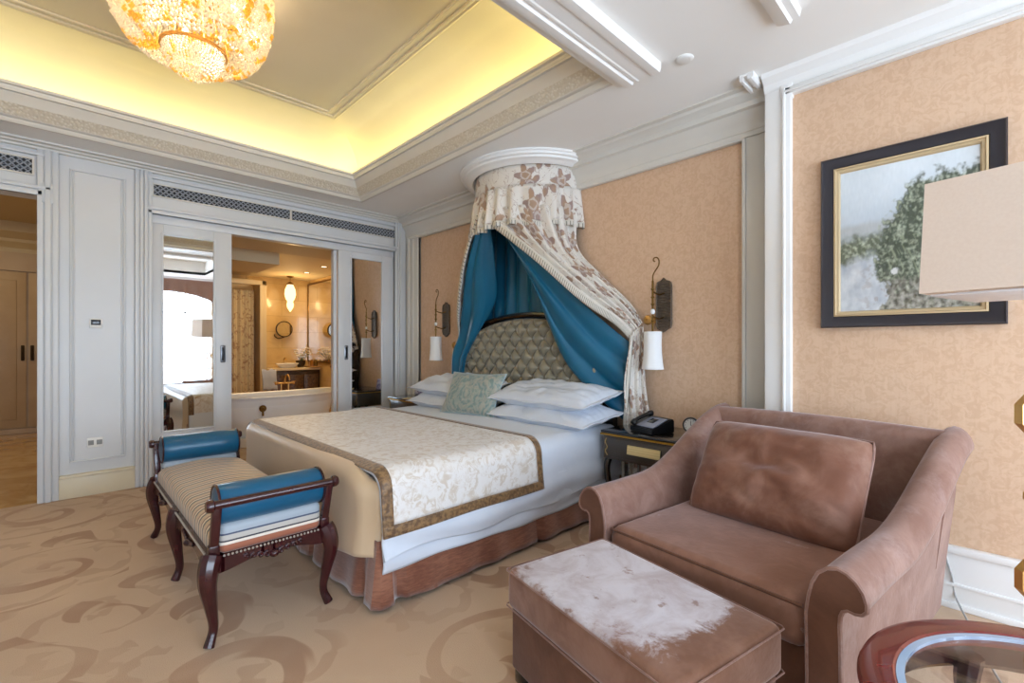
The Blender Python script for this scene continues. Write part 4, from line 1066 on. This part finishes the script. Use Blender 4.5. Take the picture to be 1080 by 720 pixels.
m = MB(); m.tube([R @ Vector((.25 * c_ * (1 - .03 * (1 - d_ * d_)) * (1 - .05 * c_ ** 4 * d_ ** 4), .358 * d_ * (1 - .03 * (1 - c_ * c_)) * (1 - .05 * c_ ** 4 * d_ ** 4), 0)) for c_, d_ in [(1, -1 + i / 10) for i in range(20)] + [(1 - i / 10, 1) for i in range(20)] + [(-1, 1 - i / 10) for i in range(20)] + [(-1 + i / 10, -1) for i in range(20)]], .005, 6, closed=True); m.make('piping', velvet_sofa, pl_)

# ottoman
ot = thing('ottoman', 'rectangular brown velvet ottoman with pale brushed patch in front of the armchair', 'ottoman', (1.37, .845, 0), math.radians(-11))
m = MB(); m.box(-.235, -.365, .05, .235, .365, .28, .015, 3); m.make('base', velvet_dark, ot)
m = MB(); m.box(-.25, -.38, .272, .25, .38, .424, .032, 5)
for v_ in m.bm.verts:
    if v_.co.z > .40: v_.co.z += .006 * math.cos(v_.co.x * 5) * math.cos(v_.co.y * 3.6)
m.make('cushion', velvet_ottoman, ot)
m = MB()
for z_ in (.283, .413):
    m.tube([(.25 * a, .38 * b, z_) for a, b in ((-.97, -1), (.97, -1), (1, -.975), (1, .975), (.97, 1), (-.97, 1), (-1, .975), (-1, -.975))], .0028, 6, closed=True)
m.make('piping', velvet_sofa, ot)
for fx, fy in ((-.2, -.33), (-.2, .33), (.2, -.33), (.2, .33)):
    m = MB(); m.box(fx - .025, fy - .025, 0, fx + .025, fy + .025, .055, .004); m.make('foot', wood_black, ot)

# ------------------------------------------------------------------ round table
TC = (1.33, -.20)
tb = thing('side_table', 'round red mahogany side table with an inset glass top', 'table', (TC[0], TC[1], 0))
m = MB(); m.lathe([(.345, .535), (.345, .552), (.35, .556), (.395, .556), (.407, .550), (.412, .540), (.407, .528), (.39, .522), (.345, .522), (.345, .535)], (0, 0, 0), 96); m.make('table_rim', red_wood, tb)
m = MB(); m.lathe([(0, .546), (.33, .546), (.33, .553), (0, .553)], (0, 0, 0), 96); m.make('glass_top', table_glass, tb)
m = MB(); m.lathe([(.33, .546), (.3445, .546), (.3445, .553), (.33, .5535), (.33, .546)], (0, 0, 0), 96); m.make('glass_bevel', bevel_glass, tb)
m = MB(); m.lathe([(.36, .522), (.385, .522), (.385, .47), (.372, .455), (.36, .47), (.36, .522)], (0, 0, 0), 96); m.make('apron', wood_dark, tb)
for k in range(4):
    a = k * PI / 2 + .75
    m = MB(); m.tube(bez([(.345 * math.cos(a), .345 * math.sin(a), .50), (.35 * math.cos(a), .35 * math.sin(a), .40), (.28 * math.cos(a), .28 * math.sin(a), .22), (.27 * math.cos(a), .27 * math.sin(a), .1), (.34 * math.cos(a), .34 * math.sin(a), .006)], 24), .02, 8, rfun=lambda t_: .026 - .011 * t_); m.make('leg', wood_dark, tb)
m = MB(); m.lathe([(0, .142), (.262, .142), (.262, .15), (0, .15)], (0, 0, 0), 64); m.make('lower_glass_shelf', table_glass, tb)
m = MB(); m.tube([(.27 * math.cos(a * PI / 32), .27 * math.sin(a * PI / 32), .146) for a in range(64)], .009, 8, closed=True); m.make('shelf_ring', wood_dark, tb)
m = MB(); m.box(-.15, -.11, 0, .15, .11, .012, .003); o = m.make('magazine', simple('magazine_cover', 'e8e4dc', .4)); o.location = (1.36, -.06, .151); o.rotation_euler = (0, 0, .6); tag(o, 'white magazine on the lower shelf under the glass table top', 'magazine')
pt = thing('plate', 'white plate with a gold rim on the glass table top', 'plate', (1.285, -.13, .5545))
m = MB(); m.lathe([(0, .004), (.05, .004), (.075, .010), (.10, .015), (.10, .012), (.075, .005), (.05, 0), (0, 0)], (0, 0, 0), 64); m.make('dish', porcelain, pt)
m = MB(); m.lathe([(.097, .0152), (.103, .0160), (.103, .0125), (.097, .012)], (0, 0, 0), 64); m.make('gold_rim', gold, pt)

# ------------------------------------------------------------------ floor lamp
LX, LY = 2.10, -.105
fl_ = thing('floor_lamp', 'gold floor lamp with octagon links and square cream shade', 'floor lamp', (LX, LY, 0), math.radians(45.8 + 90 - 30.5 - 90 + 61) )
fl_.rotation_euler = (0, 0, math.radians(45.8) + math.radians(30.5))
m = MB(); m.box(-.14, -.10, 0, .14, .10, .03, .006); m.make('base', gold, fl_)
def octlink(z, r, parent):
    m = MB(); R8 = r / math.cos(PI / 8)
    pts = [(R8 * math.sin(k * PI / 4 + PI / 8), R8 * math.cos(k * PI / 4 + PI / 8)) for k in range(8)]
    for k in range(8):
        p, q = pts[k], pts[(k + 1) % 8]
        c8 = .86
        a = [(0, p[0], p[1]), (0, q[0], q[1]), (0, q[0] * c8 * .95, q[1] * c8 * .95), (0, p[0] * c8 * .95, p[1] * c8 * .95)]
        m.poly([(-.012, y_, z + z_) for _, y_, z_ in a], (.024, 0, 0))
    return m
def lamp_frame():
    pass
zs = [.15 + .3 * 0]
zc1 = 1.25 - (436 - 364) / 491 * 1.4; zc2 = 1.25 - (609 - 364) / 491 * 1.4
for z_ in (zc1, zc2, zc2 - (zc1 - zc2) + .03):
    m = octlink(z_, .068, fl_)
    oo = m.make('octagon_link', gold, fl_, smooth=False)
    oo.rotation_euler = (0, 0, -fl_.rotation_euler[2] + math.radians(45.8))
m = MB()
for a, b in ((.03, zc2 - (zc1 - zc2) + .03 - .07), (zc2 - (zc1 - zc2) + .1, zc2 - .072), (zc2 + .072, zc1 - .072), (zc1 + .072, 1.46)):
    m.tube([(0, 0, a), (0, 0, b)], .009, 10)
m.box(-.032, -.032, (zc1 + zc2) / 2 - .012, .032, .032, (zc1 + zc2) / 2 + .012, .003)
m.make('pole', gold, fl_)
m = MB(); s2 = .216; tp = .205
def shade_wall(z0, z1, a, b):
    V0 = [m.bm.verts.new((x_ * a, y_ * a, z0)) for x_, y_ in ((-1, -1), (1, -1), (1, 1), (-1, 1))]; V1 = [m.bm.verts.new((x_ * b, y_ * b, z1)) for x_, y_ in ((-1, -1), (1, -1), (1, 1), (-1, 1))]
    for k in range(4): m.bm.faces.new((V0[k], V0[(k + 1) % 4], V1[(k + 1) % 4], V1[k]))
shade_wall(1.412, 1.755, s2, tp); m.make('lamp_shade', lamp_shade_m, fl_, smooth=False, thick=.004)
m = MB(); m.box(-s2 + .02, -s2 + .02, 1.402, s2 - .02, s2 - .02, 1.409, .002); m.make('diffuser', frosted, fl_)
m = MB(); m.tube(bez([(XN - .025, .155, .25), (XN - .03, .13, .16), (XN - .03, .115, .06), (XN - .2, .06, .012), (2.5, -.02, .012), (LX + .15, LY, .012)], 40), .004, 6); m.make('power_cord', simple('grey_cord', 'a8a8a6', .4), fl_, world=True)

# ------------------------------------------------------------------ framed painting
pc = thing('framed_painting', 'framed landscape painting of a path and green bush on the right wall', 'painting', (XN, .303, 1.346))
y0, y1, z0, z1 = -.054, .66, 1.346, 2.272
def frame(name, mt, y0, y1, z0, z1, prof):
    """prof: [(inset, depth)]"""
    m = MB(); R_ = []
    for ins, dp in prof: R_.append([m.bm.verts.new((XN - dp, a, b)) for a, b in ((y0 + ins, z0 + ins), (y1 - ins, z0 + ins), (y1 - ins, z1 - ins), (y0 + ins, z1 - ins))])
    for a, b in zip(R_, R_[1:]):
        for k in range(4): m.bm.faces.new((a[k], a[(k + 1) % 4], b[(k + 1) % 4], b[k]))
    return m.make(name, mt, pc, world=True, ang=20)
frame('outer_frame', simple('ebony_frame', '221d24', .3, coat=.3), y0, y1, z0, z1, [(0, 0), (0, .03), (.006, .038), (.015, .034), (.055, .028), (.062, .02), (.062, 0)])
frame('inner_frame', simple('champagne_frame', 'c9b28c', .35, metal=.4), y0, y1, z0, z1, [(.060, .0), (.060, .028), (.068, .030), (.072, .022), (.082, .020), (.088, .010), (.088, 0)])
m = MB(); gy, gz = 170, 200
cl_ = m.bm.loops.layers.float_color.new('Col')
def fb(x, y, s, o=5):
    return noise.fractal(Vector((x * s, y * s, 3.1)), 1.0, 2.0, o)
def V3(*a): return Vector(a)
def paint(u, v):      # u: 0 left..1 right, v: 0 bottom..1 top
    st_ = noise.noise(Vector((u * 60, v * 22, 1))) * .03
    hz = .60 + .03 * fb(u, .3, 3) + .05 * u
    sky = V3(.50, .56, .61).lerp(V3(.66, .71, .74), smoothstep(.55, 1, v)) + V3(1, 1, 1) * .06 * fb(u, v, 3)
    hill = V3(.40, .44, .46).lerp(V3(.47, .49, .49), smoothstep(.42, .62, v)) + V3(1, 1, 1) * .04 * fb(u, v, 9)
    c_ = hill.lerp(sky, smoothstep(hz - .02, hz + .03, v))
    path = V3(.55, .58, .61) + V3(.16, .15, .13) * fb(u, v, 11, 6)
    path = path.lerp(V3(.36, .31, .29), smoothstep(.1, .35, fb(u + 3, v, 20, 5)) * smoothstep(.05, .4, u) * .8)
    pe = .44 + .05 * fb(u, v, 4) - .10 * u
    c_ = c_.lerp(path, smoothstep(pe + .03, pe - .03, v))
    n1 = fb(u, v, 34, 6); n2 = fb(u, v, 10, 4)
    leaf = V3(.07, .085, .055) + V3(.34, .36, .27) * max(0, n1 + .12 + .5 * n2)
    k = smoothstep(.10, .03, abs(v - .43 - .12 * u) + .05 * n2) * smoothstep(.42, .3, u + .1 * n1)
    c_ = c_.lerp(leaf + V3(.06, .06, .04), k)
    bx = .34 + .30 * smoothstep(.35, .95, v) ** 1.3 - .06 * smoothstep(.1, .35, v)
    k = smoothstep(-.03, .03, u - bx + .09 * n2 + .05 * n1) * smoothstep(.90, .84, v + .06 * n2 + .03 * n1)
    gr = V3(.30, .27, .23) + V3(.42, .40, .36) * max(-.5, fb(u, v, 28, 6)); gr = gr.lerp(leaf, .35)
    c_ = c_.lerp(leaf.lerp(gr, smoothstep(.26, .12, v + .1 * n2)), k)
    w_ = abs(noise.noise(Vector(((u - .4 + v * .5) * 45, v * 9, 4)))) 
    if .2 < v < .5 and u > .38: c_ = c_.lerp(V3(.36, .40, .26), smoothstep(.3, .6, w_) * .6 * k)
    r2 = ((u - .43) ** 2 + ((v - .26) * 1.3) ** 2) ** .5
    c_ = c_.lerp(V3(.66, .66, .64), smoothstep(.034, .018, r2 + .02 * n1))
    return c_ + V3(1, 1, 1) * st_
yy0, yy1, zz0, zz1 = y0 + .086, y1 - .086, z0 + .086, z1 - .086
V = [[m.bm.verts.new((XN - .008, lerp(yy1, yy0, i / gy), lerp(zz0, zz1, j / gz))) for j in range(gz + 1)] for i in range(gy + 1)]
for i in range(gy):
    for j in range(gz):
        fc = m.bm.faces.new((V[i][j], V[i + 1][j], V[i + 1][j + 1], V[i][j + 1]))
        for lp, (a, b) in zip(fc.loops, ((i, j), (i + 1, j), (i + 1, j + 1), (i, j + 1))):
            c_ = paint(a / gy, b / gz); lp[cl_] = (max(0, c_.x), max(0, c_.y), max(0, c_.z), 1)
t = NT('painted_canvas'); at = t.n('ShaderNodeAttribute'); at.attribute_name = 'Col'
m.make('canvas', t.out(t.pr(at.outputs[0], .35, coat=.15)), pc, world=True, smooth=False)

# ------------------------------------------------------------------ bathroom
BYW = 9.3; BXW = 3.5; BZ = 2.5
m = MB(); m.box(.5, BYW, 0, 3.7, BYW + .1, 2.9); m.box(BXW, YA + T, 0, BXW + .1, BYW, 2.9); struct(m.make('wall_bathroom', marble_wall, smooth=False))
m = MB(); m.box(.5, YA + T, BZ, 3.7, BYW + .1, BZ + .1); struct(m.make('ceiling_bathroom', simple('bath_ceiling', 'd8c7a4', .7), smooth=False))
m = MB(); m.box(1.2, 6.6, BZ - .18, 2.1, 7.6, BZ + .01); m.box(.5, YA + T, BZ - .1, 3.6, 6.2, BZ + .01); struct(m.make('trim_14', simple('bath_soffit', 'cdbb98', .7), smooth=False))
# tub
tub = thing('bathtub', 'white freestanding bathtub seen through the sliding doors', 'bathtub', (2.05, 6.63, 0))
m = MB(); L_, W_ = .82, .37
def tubf(u, v):
    a = u * 2 * PI
    # profile outer bottom -> rim -> inner bottom
    P_ = [(.62, .10), (.70, .16), (.80, .32), (.89, .48), (.97, .57), (1.02, .595), (1.03, .605), (1.0, .612), (.94, .60), (.90, .5), (.84, .3), (.74, .18), (.4, .15), (.02, .15)]
    k = v * (len(P_) - 1); i = min(int(k), len(P_) - 2); w_ = k - i; r_, z_ = lerp(P_[i][0], P_[i + 1][0], w_), lerp(P_[i][1], P_[i + 1][1], w_)
    c_, s_ = math.cos(a), math.sin(a); n_ = 3.2; den = (abs(c_) ** n_ + abs(s_) ** n_) ** (1 / n_)
    z_ += .03 * (c_ / den) ** 4 * (z_ > .5)
    return (L_ * r_ * c_ / den, W_ * r_ * s_ / den, z_)
m.grid(tubf, 80, 52, closed_u=True); m.make('basin', porcelain, tub)
m = MB(); m.lathe([(0, 0), (.72, 0), (.74, .11), (0, .11)], (0, 0, 0), 48, sy=.48); m.make('plinth', porcelain, tub)
m = MB(); m.lathe([(0, -.02), (.03, -.02), (.042, -.01), (.042, 0)], (-.25, -.365, .47), 20, axis='y'); m.ball((-.25, -.39, .47), .018); m.tube([(-.25, -.38, .44), (-.25, -.38, .38)], .012, 8); m.make('overflow', brass, tub)
tf = thing('tub_faucet', 'gold floor-standing tub filler behind the bathtub', 'faucet', (2.35, 7.15, 0))
m = MB()
for dx in (-.05, .05): m.tube([(dx, 0, 0), (dx, 0, .70)], .010, 10)
m.tube([(-.11, 0, .70), (.11, 0, .70)], .012, 10); m.tube(bez([(0, 0, .70), (0, -.02, .79), (0, -.1, .83), (0, -.17, .80), (0, -.19, .75)], 16), .010, 10)
m.make('pipes', gold, tf)
m = MB()
for dx in (-.12, .12): m.ball((dx, 0, .70), .02); m.tube([(dx - .03, 0, .72), (dx + .03, 0, .72)], .006, 6)
m.make('cross_handles', gold, tf)
fs = thing('shower_stand', 'slim chrome stand at the right end of the bathtub', 'stand', (3.03, 7.0, 0))
m = MB(); m.tube([(0, 0, 0), (0, 0, .95)], .014, 8); m.tube([(-.08, 0, .93), (.14, 0, .93)], .012, 8); m.tube([(0, 0, .5), (-.1, 0, .5)], .01, 8); m.lathe([(0, 0), (.08, 0), (.08, .015), (0, .02)], (0, 0, 0), 16); m.make('rail', brass, fs)
# vanity
vn = thing('vanity', 'dark carved vanity cabinet with a pale stone top in the bathroom', 'vanity', (3.0, 9.0, 0))
m = MB(); m.box(-.36, -.26, .05, .49, .28, .80, .006); m.make('cabinet', simple('dark_vanity', '2a1a12', .3, coat=.3, vs=18, col2='4a3222'), vn)
m = MB(); m.box(-.40, -.30, .80, .495, .29, .845, .01); m.make('counter', simple('beige_marble', 'd8c6a4', .15), vn)
for k in range(3):
    m = MB(); xx = -.20 + k * .265; m.box(xx - .12, -.275, .12, xx + .12, -.255, .72, .006); dr = m.make('door', simple('vanity_door_%d' % k, '3a2418', .3, coat=.3, vs=30, col2='7a5a34'), vn)
    m = MB(); m.ball((xx + .09, -.285, .45), .014); m.make('knob', gold, dr)
vm = thing('wall_mirror', 'large mirror on the right bathroom wall', 'mirror', (BXW, 8.65, .95))
m = MB(); m.box(BXW - .02, 8.05, .95, BXW - .012, 9.28, 2.42); m.make('mirror_glass', mirror, vm, world=True, smooth=False)
m = MB()
for a in ((8.03, .93, 8.06, 2.44), (9.27, .93, 9.29, 2.44), (8.03, .93, 9.29, .96), (8.03, 2.41, 9.29, 2.44)): m.box(BXW - .03, a[0], a[1], BXW, a[2], a[3], .003)
m.make('frame', brass, vm, world=True)
mg = thing('magnifying_mirror', 'round magnifying mirror on the beige bathroom wall', 'mirror', (3.0, BYW, 1.5))
m = MB(); m.lathe([(.135, 0), (.15, -.01), (.15, -.025), (.135, -.03), (.13, -.02), (.135, 0)], (0, -.12, .05), 32, axis='y'); m.tube(bez([(-.12, 0, -.05), (-.14, -.06, -.08), (-.1, -.12, -.12), (0, -.12, -.1)], 16), .01, 8); m.make('ring', dark_metal, mg)
m = MB(); m.lathe([(0, -.025), (.13, -.025), (.13, -.01), (0, -.01)], (0, -.12, .05), 32, axis='y'); m.make('glass_disc', mirror, mg)
# pendants
def pendant(x_, y_, z_, lab):
    o = thing('pendant_lamp', lab, 'pendant lamp', (x_, y_, BZ))
    m = MB(); m.lathe([(0, 0), (.06, 0), (.05, -.02), (.012, -.035), (0, -.035)], (0, 0, 0), 20); m.tube([(0, 0, -.03), (0, 0, z_ - BZ + .26)], .005, 6); m.lathe([(0, .28), (.03, .27), (.06, .24), (.055, .225), (0, .23)], (0, 0, z_ - BZ), 20); m.make('fitting', brass, o)
    m = MB(); m.lathe([(.05, .225), (.085, .14), (.095, .05), (.075, -.03), (.045, -.08), (.06, -.13), (.05, -.19), (.02, -.24), (0, -.27)], (0, 0, z_ - BZ), 24); m.make('glass_shade', emit('pendant_glow', (1, .70, .32, 1), 2.6), o)
pendant(3.0, 8.85, 2.12, 'glowing amber glass pendant lamp above the vanity')
# shower door / floral curtain
sd_ = thing('shower_enclosure', 'glass shower door with a floral curtain at the left of the bathroom', 'shower', (2.28, 8.9, 0))
m = MB(); m.box(2.50, 8.72, 0, 2.57, 9.28, 2.36, .005); m.box(2.0, 8.72, 2.28, 2.57, 8.78, 2.36, .005); m.box(2.46, 8.70, 0, 2.50, 8.74, 2.28, .003); m.make('frame', simple('beige_frame', 'cdb88e', .4), sd_, world=True)
t = NT('red_floral_curtain'); v = t.coord(); n1 = t.noise(v, 9, 4, .6, 1.5)
cfl = t.out(t.pr(t.mix(t.math('MULTIPLY', t.ramp(n1, .52, .62), .6), lin('d3c19a'), lin('8a5240')), .8))
m = MB(); m.grid(lambda u, v: (lerp(1.95, 2.42, u), 8.95 + .03 * math.sin(u * 30), lerp(2.2, .1, v)), 60, 4); m.make('curtain', cfl, sd_, world=True)
# towel, flowers, basin things on vanity
m = MB(); m.grid(lambda u, v: (lerp(-.11, .11, u), -.03 * math.cos(v * 2 * PI), lerp(0, .34, abs(v * 2 - 1)) * -1 + .34 + .01 * math.sin(u * 12)), 14, 24)
o = m.make('hand_towel', linen, thick=.02); o.location = (2.52, 8.40, .50); tag(o, 'white towel hanging at the left end of the vanity', 'towel')
st = thing('towel_stool', 'small wooden stool under the white towel in the bathroom', 'stool', (2.52, 8.42, 0))
m = MB(); m.box(-.17, -.13, .44, .17, .13, .48, .01); m.make('seat', simple('teak', '9a6a34', .4), st)
for a in (-.14, .14):
    for b in (-.10, .10): m = MB(); m.box(a - .015, b - .015, 0, a + .015, b + .015, .445, .003); m.make('leg', simple('teak_leg', '8a5a2a', .4), st)
fw = thing('flower_arrangement', 'white flowers in a low pot on the bathroom vanity', 'flowers', (3.22, 8.95, .847))
m = MB(); m.lathe([(0, 0), (.05, 0), (.08, .06), (.085, .12), (.075, .12), (.07, .06), (0, .02)], (0, 0, 0), 24); m.make('pot', dark_metal, fw)
m = MB(); random.seed(5)
for k in range(34):
    a, r_ = random.random() * 6.28, random.random() ** .5 * .17; h = .2 + random.random() * .16
    p = Vector((r_ * math.cos(a), r_ * math.sin(a) * .8, h)); m.tube([(0, 0, .1), p], .002, 4)
m.make('stems', simple('leaf_green', '3f5a2c', .6), fw)
m = MB(); random.seed(5)
for k in range(34):
    a, r_ = random.random() * 6.28, random.random() ** .5 * .17; h = .2 + random.random() * .16
    for q in range(5): b = q * 1.257; m.ball((r_ * math.cos(a) + .016 * math.cos(b), r_ * math.sin(a) * .8 + .016 * math.sin(b), h), .014, 6, 5, (1, 1, .5))
m.make('blossoms', simple('petal_white', 'efe8dc', .6), fw)
bw = thing('wash_basin', 'white wash basin with gold tap on the vanity', 'basin', (2.95, 8.85, .847))
m = MB(); m.lathe([(.12, 0), (.17, .04), (.2, .075), (.19, .08), (.15, .04), (.02, .02)], (0, 0, 0), 32, sy=.7); m.make('bowl', porcelain, bw)
m = MB(); m.tube(bez([(0, .17, 0), (0, .17, .14), (0, .1, .17), (0, .05, .13)], 14), .01, 8); m.make('tap', gold, bw)
tr = thing('toiletry_tray', 'gilt tray of toiletries on the right of the vanity', 'tray', (3.38, 8.75, .847))
m = MB(); m.box(-.1, -.14, 0, .1, .14, .02, .006); m.make('tray_base', gold, tr)
for k, (dx, dy) in enumerate(((-.05, -.08), (.03, -.05), (-.03, .03), (.05, .07))):
    m = MB(); m.lathe([(0, .02), (.022, .02), (.022, .10), (.01, .12), (.01, .14), (0, .14)], (dx, dy, 0), 12); m.make('bottle', brass if k % 2 else simple('amber_bottle_%d' % k, '8a5a20', .2), tr)
for x_, y_, lab in ((3.05, 8.2, 'recessed ceiling downlight nearest the bathroom pendant'), (3.02, 7.4, 'recessed ceiling downlight nearer the sliding doors'), (2.2, 8.2, 'recessed ceiling downlight above the shower')):
    o = thing('downlight', lab, 'downlight', (x_, y_, BZ), group='bathroom downlights')
    m = MB(); m.lathe([(.04, .0), (.055, -.002), (.058, -.006), (.055, 0.001)], (0, 0, 0), 20); m.make('ring', brass, o)
    m = MB(); m.lathe([(0, -.003), (.04, -.003), (.04, .0), (0, 0)], (0, 0, 0), 20); m.make('bulb', emit('downlight_glow', (1, .75, .42, 1), 4), o)

# ------------------------------------------------------------------ window drapes seen in the mirror door
for wi, (a, b) in enumerate(((-1.65, .58), (.62, 2.85))):
    lab = ('brown swagged window valance with white drapes, left of the two windows', 'brown swagged window valance with white drapes, reflected in the mirror door')[wi]
    o = thing('window_drapes', lab, 'curtain', ((a + b) / 2, YB + .15, 0), group='window drapes')
    m = MB()
    def val(u, v):
        x_ = lerp(a, b, u); dep = .30 + .30 * abs(u * 2 - 1) ** 2.2 
        return (x_, YB + .12 + .03 * math.sin(u * 60) * v, 2.78 - dep * v)
    m.grid(val, 120, 8); m.make('valance', simple('brown_valance', '8a6a5c', .7, sheen=.2), o, world=True, thick=.006)
    for s_ in (0, 1):
        m = MB(); xa = a if s_ == 0 else b - .22
        m.grid(lambda u, v: (lerp(xa, xa + .22, u), YB + .06 + .025 * math.sin(u * 22), lerp(2.7, .03, v)), 40, 6); m.make('drape', simple('cream_drape', 'cbb9a2', .8), o, world=True, thick=.005)

# ------------------------------------------------------------------ lights
def area(name, loc, rot, sx_, sy_, power, col, spread=None):
    l = bpy.data.lights.new(name, 'AREA'); l.shape = 'RECTANGLE'; l.size = sx_; l.size_y = sy_; l.energy = power; l.color = col
    if spread: l.spread = spread
    o = bpy.data.objects.new(name, l); COL.objects.link(o); o.location = loc; o.rotation_euler = rot; return o
def point(name, loc, power, col, r=.05):
    l = bpy.data.lights.new(name, 'POINT'); l.energy = power; l.color = col; l.shadow_soft_size = r
    o = bpy.data.objects.new(name, l); COL.objects.link(o); o.location = loc; return o
area('daylight', ((WX0 + WX1) / 2, YB - .35, 1.6), (PI / 2, 0, 0), 5.2, 2.9, 460, (.62, .79, 1.0))
yl = (1.0, .88, .38); zl = ZC + .15
area('led_right', (TX1 - .09, (TY0 + TY1) / 2, zl), (0, PI, 0), .05, TY1 - TY0 - .2, 6.5, yl)
area('led_far', ((TX0 + TX1) / 2, TY1 - .09, zl), (0, PI, 0), TX1 - TX0 - .2, .05, 6.5, yl)
area('led_left', (TX0 + .09, (TY0 + TY1) / 2, zl), (0, PI, 0), .05, TY1 - TY0 - .2, 6.5, yl)
area('led_near', ((TX0 + TX1) / 2, TY0 + .09, zl), (0, PI, 0), TX1 - TX0 - .2, .05, 6.5, yl)
point('chandelier_light', (CX, CY, 3.12), 20, (1, .82, .58), .14)
point('chandelier_low', (CX, CY, 2.99), 1.0, (1, .80, .52), .05)
point('pendant_light', (3.0, 8.72, 2.1), 14, (1, .66, .3), .1)
area('bath_light', (2.6, 7.6, BZ - .02), (0, 0, 0), 1.0, 1.6, 20, (1, .72, .38))
area('hall_light', (-.7, 7.6, 2.9), (0, 0, 0), .8, 2.4, 19, (1, .78, .46))

w = bpy.data.worlds.new('World'); sc.world = w; w.use_nodes = True
bg = w.node_tree.nodes['Background']; bg.inputs[0].default_value = (.85, .92, 1.0, 1); bg.inputs[1].default_value = 3.0

# ------------------------------------------------------------------ camera
cam = bpy.data.cameras.new('camera'); co = bpy.data.objects.new('camera', cam); COL.objects.link(co)
cam.sensor_width = 36; cam.lens = 491 / 1080 * 36; cam.shift_y = 4 / 1080; cam.clip_start = .02
co.location = (0, 0, 1.25); co.rotation_euler = (PI / 2, 0, math.radians(45.8) - PI / 2)
sc.camera = co
sc.view_settings.view_transform = 'Standard'; sc.view_settings.look = 'None'
sc.view_settings.exposure = 0.0; sc.view_settings.gamma = 1; sc.view_settings.use_curve_mapping = False
sc.cycles.max_bounces = 10; sc.cycles.diffuse_bounces = 6; sc.cycles.glossy_bounces = 6; sc.cycles.transmission_bounces = 8; sc.cycles.sample_clamp_indirect = 6
sc.cycles.use_denoising = True
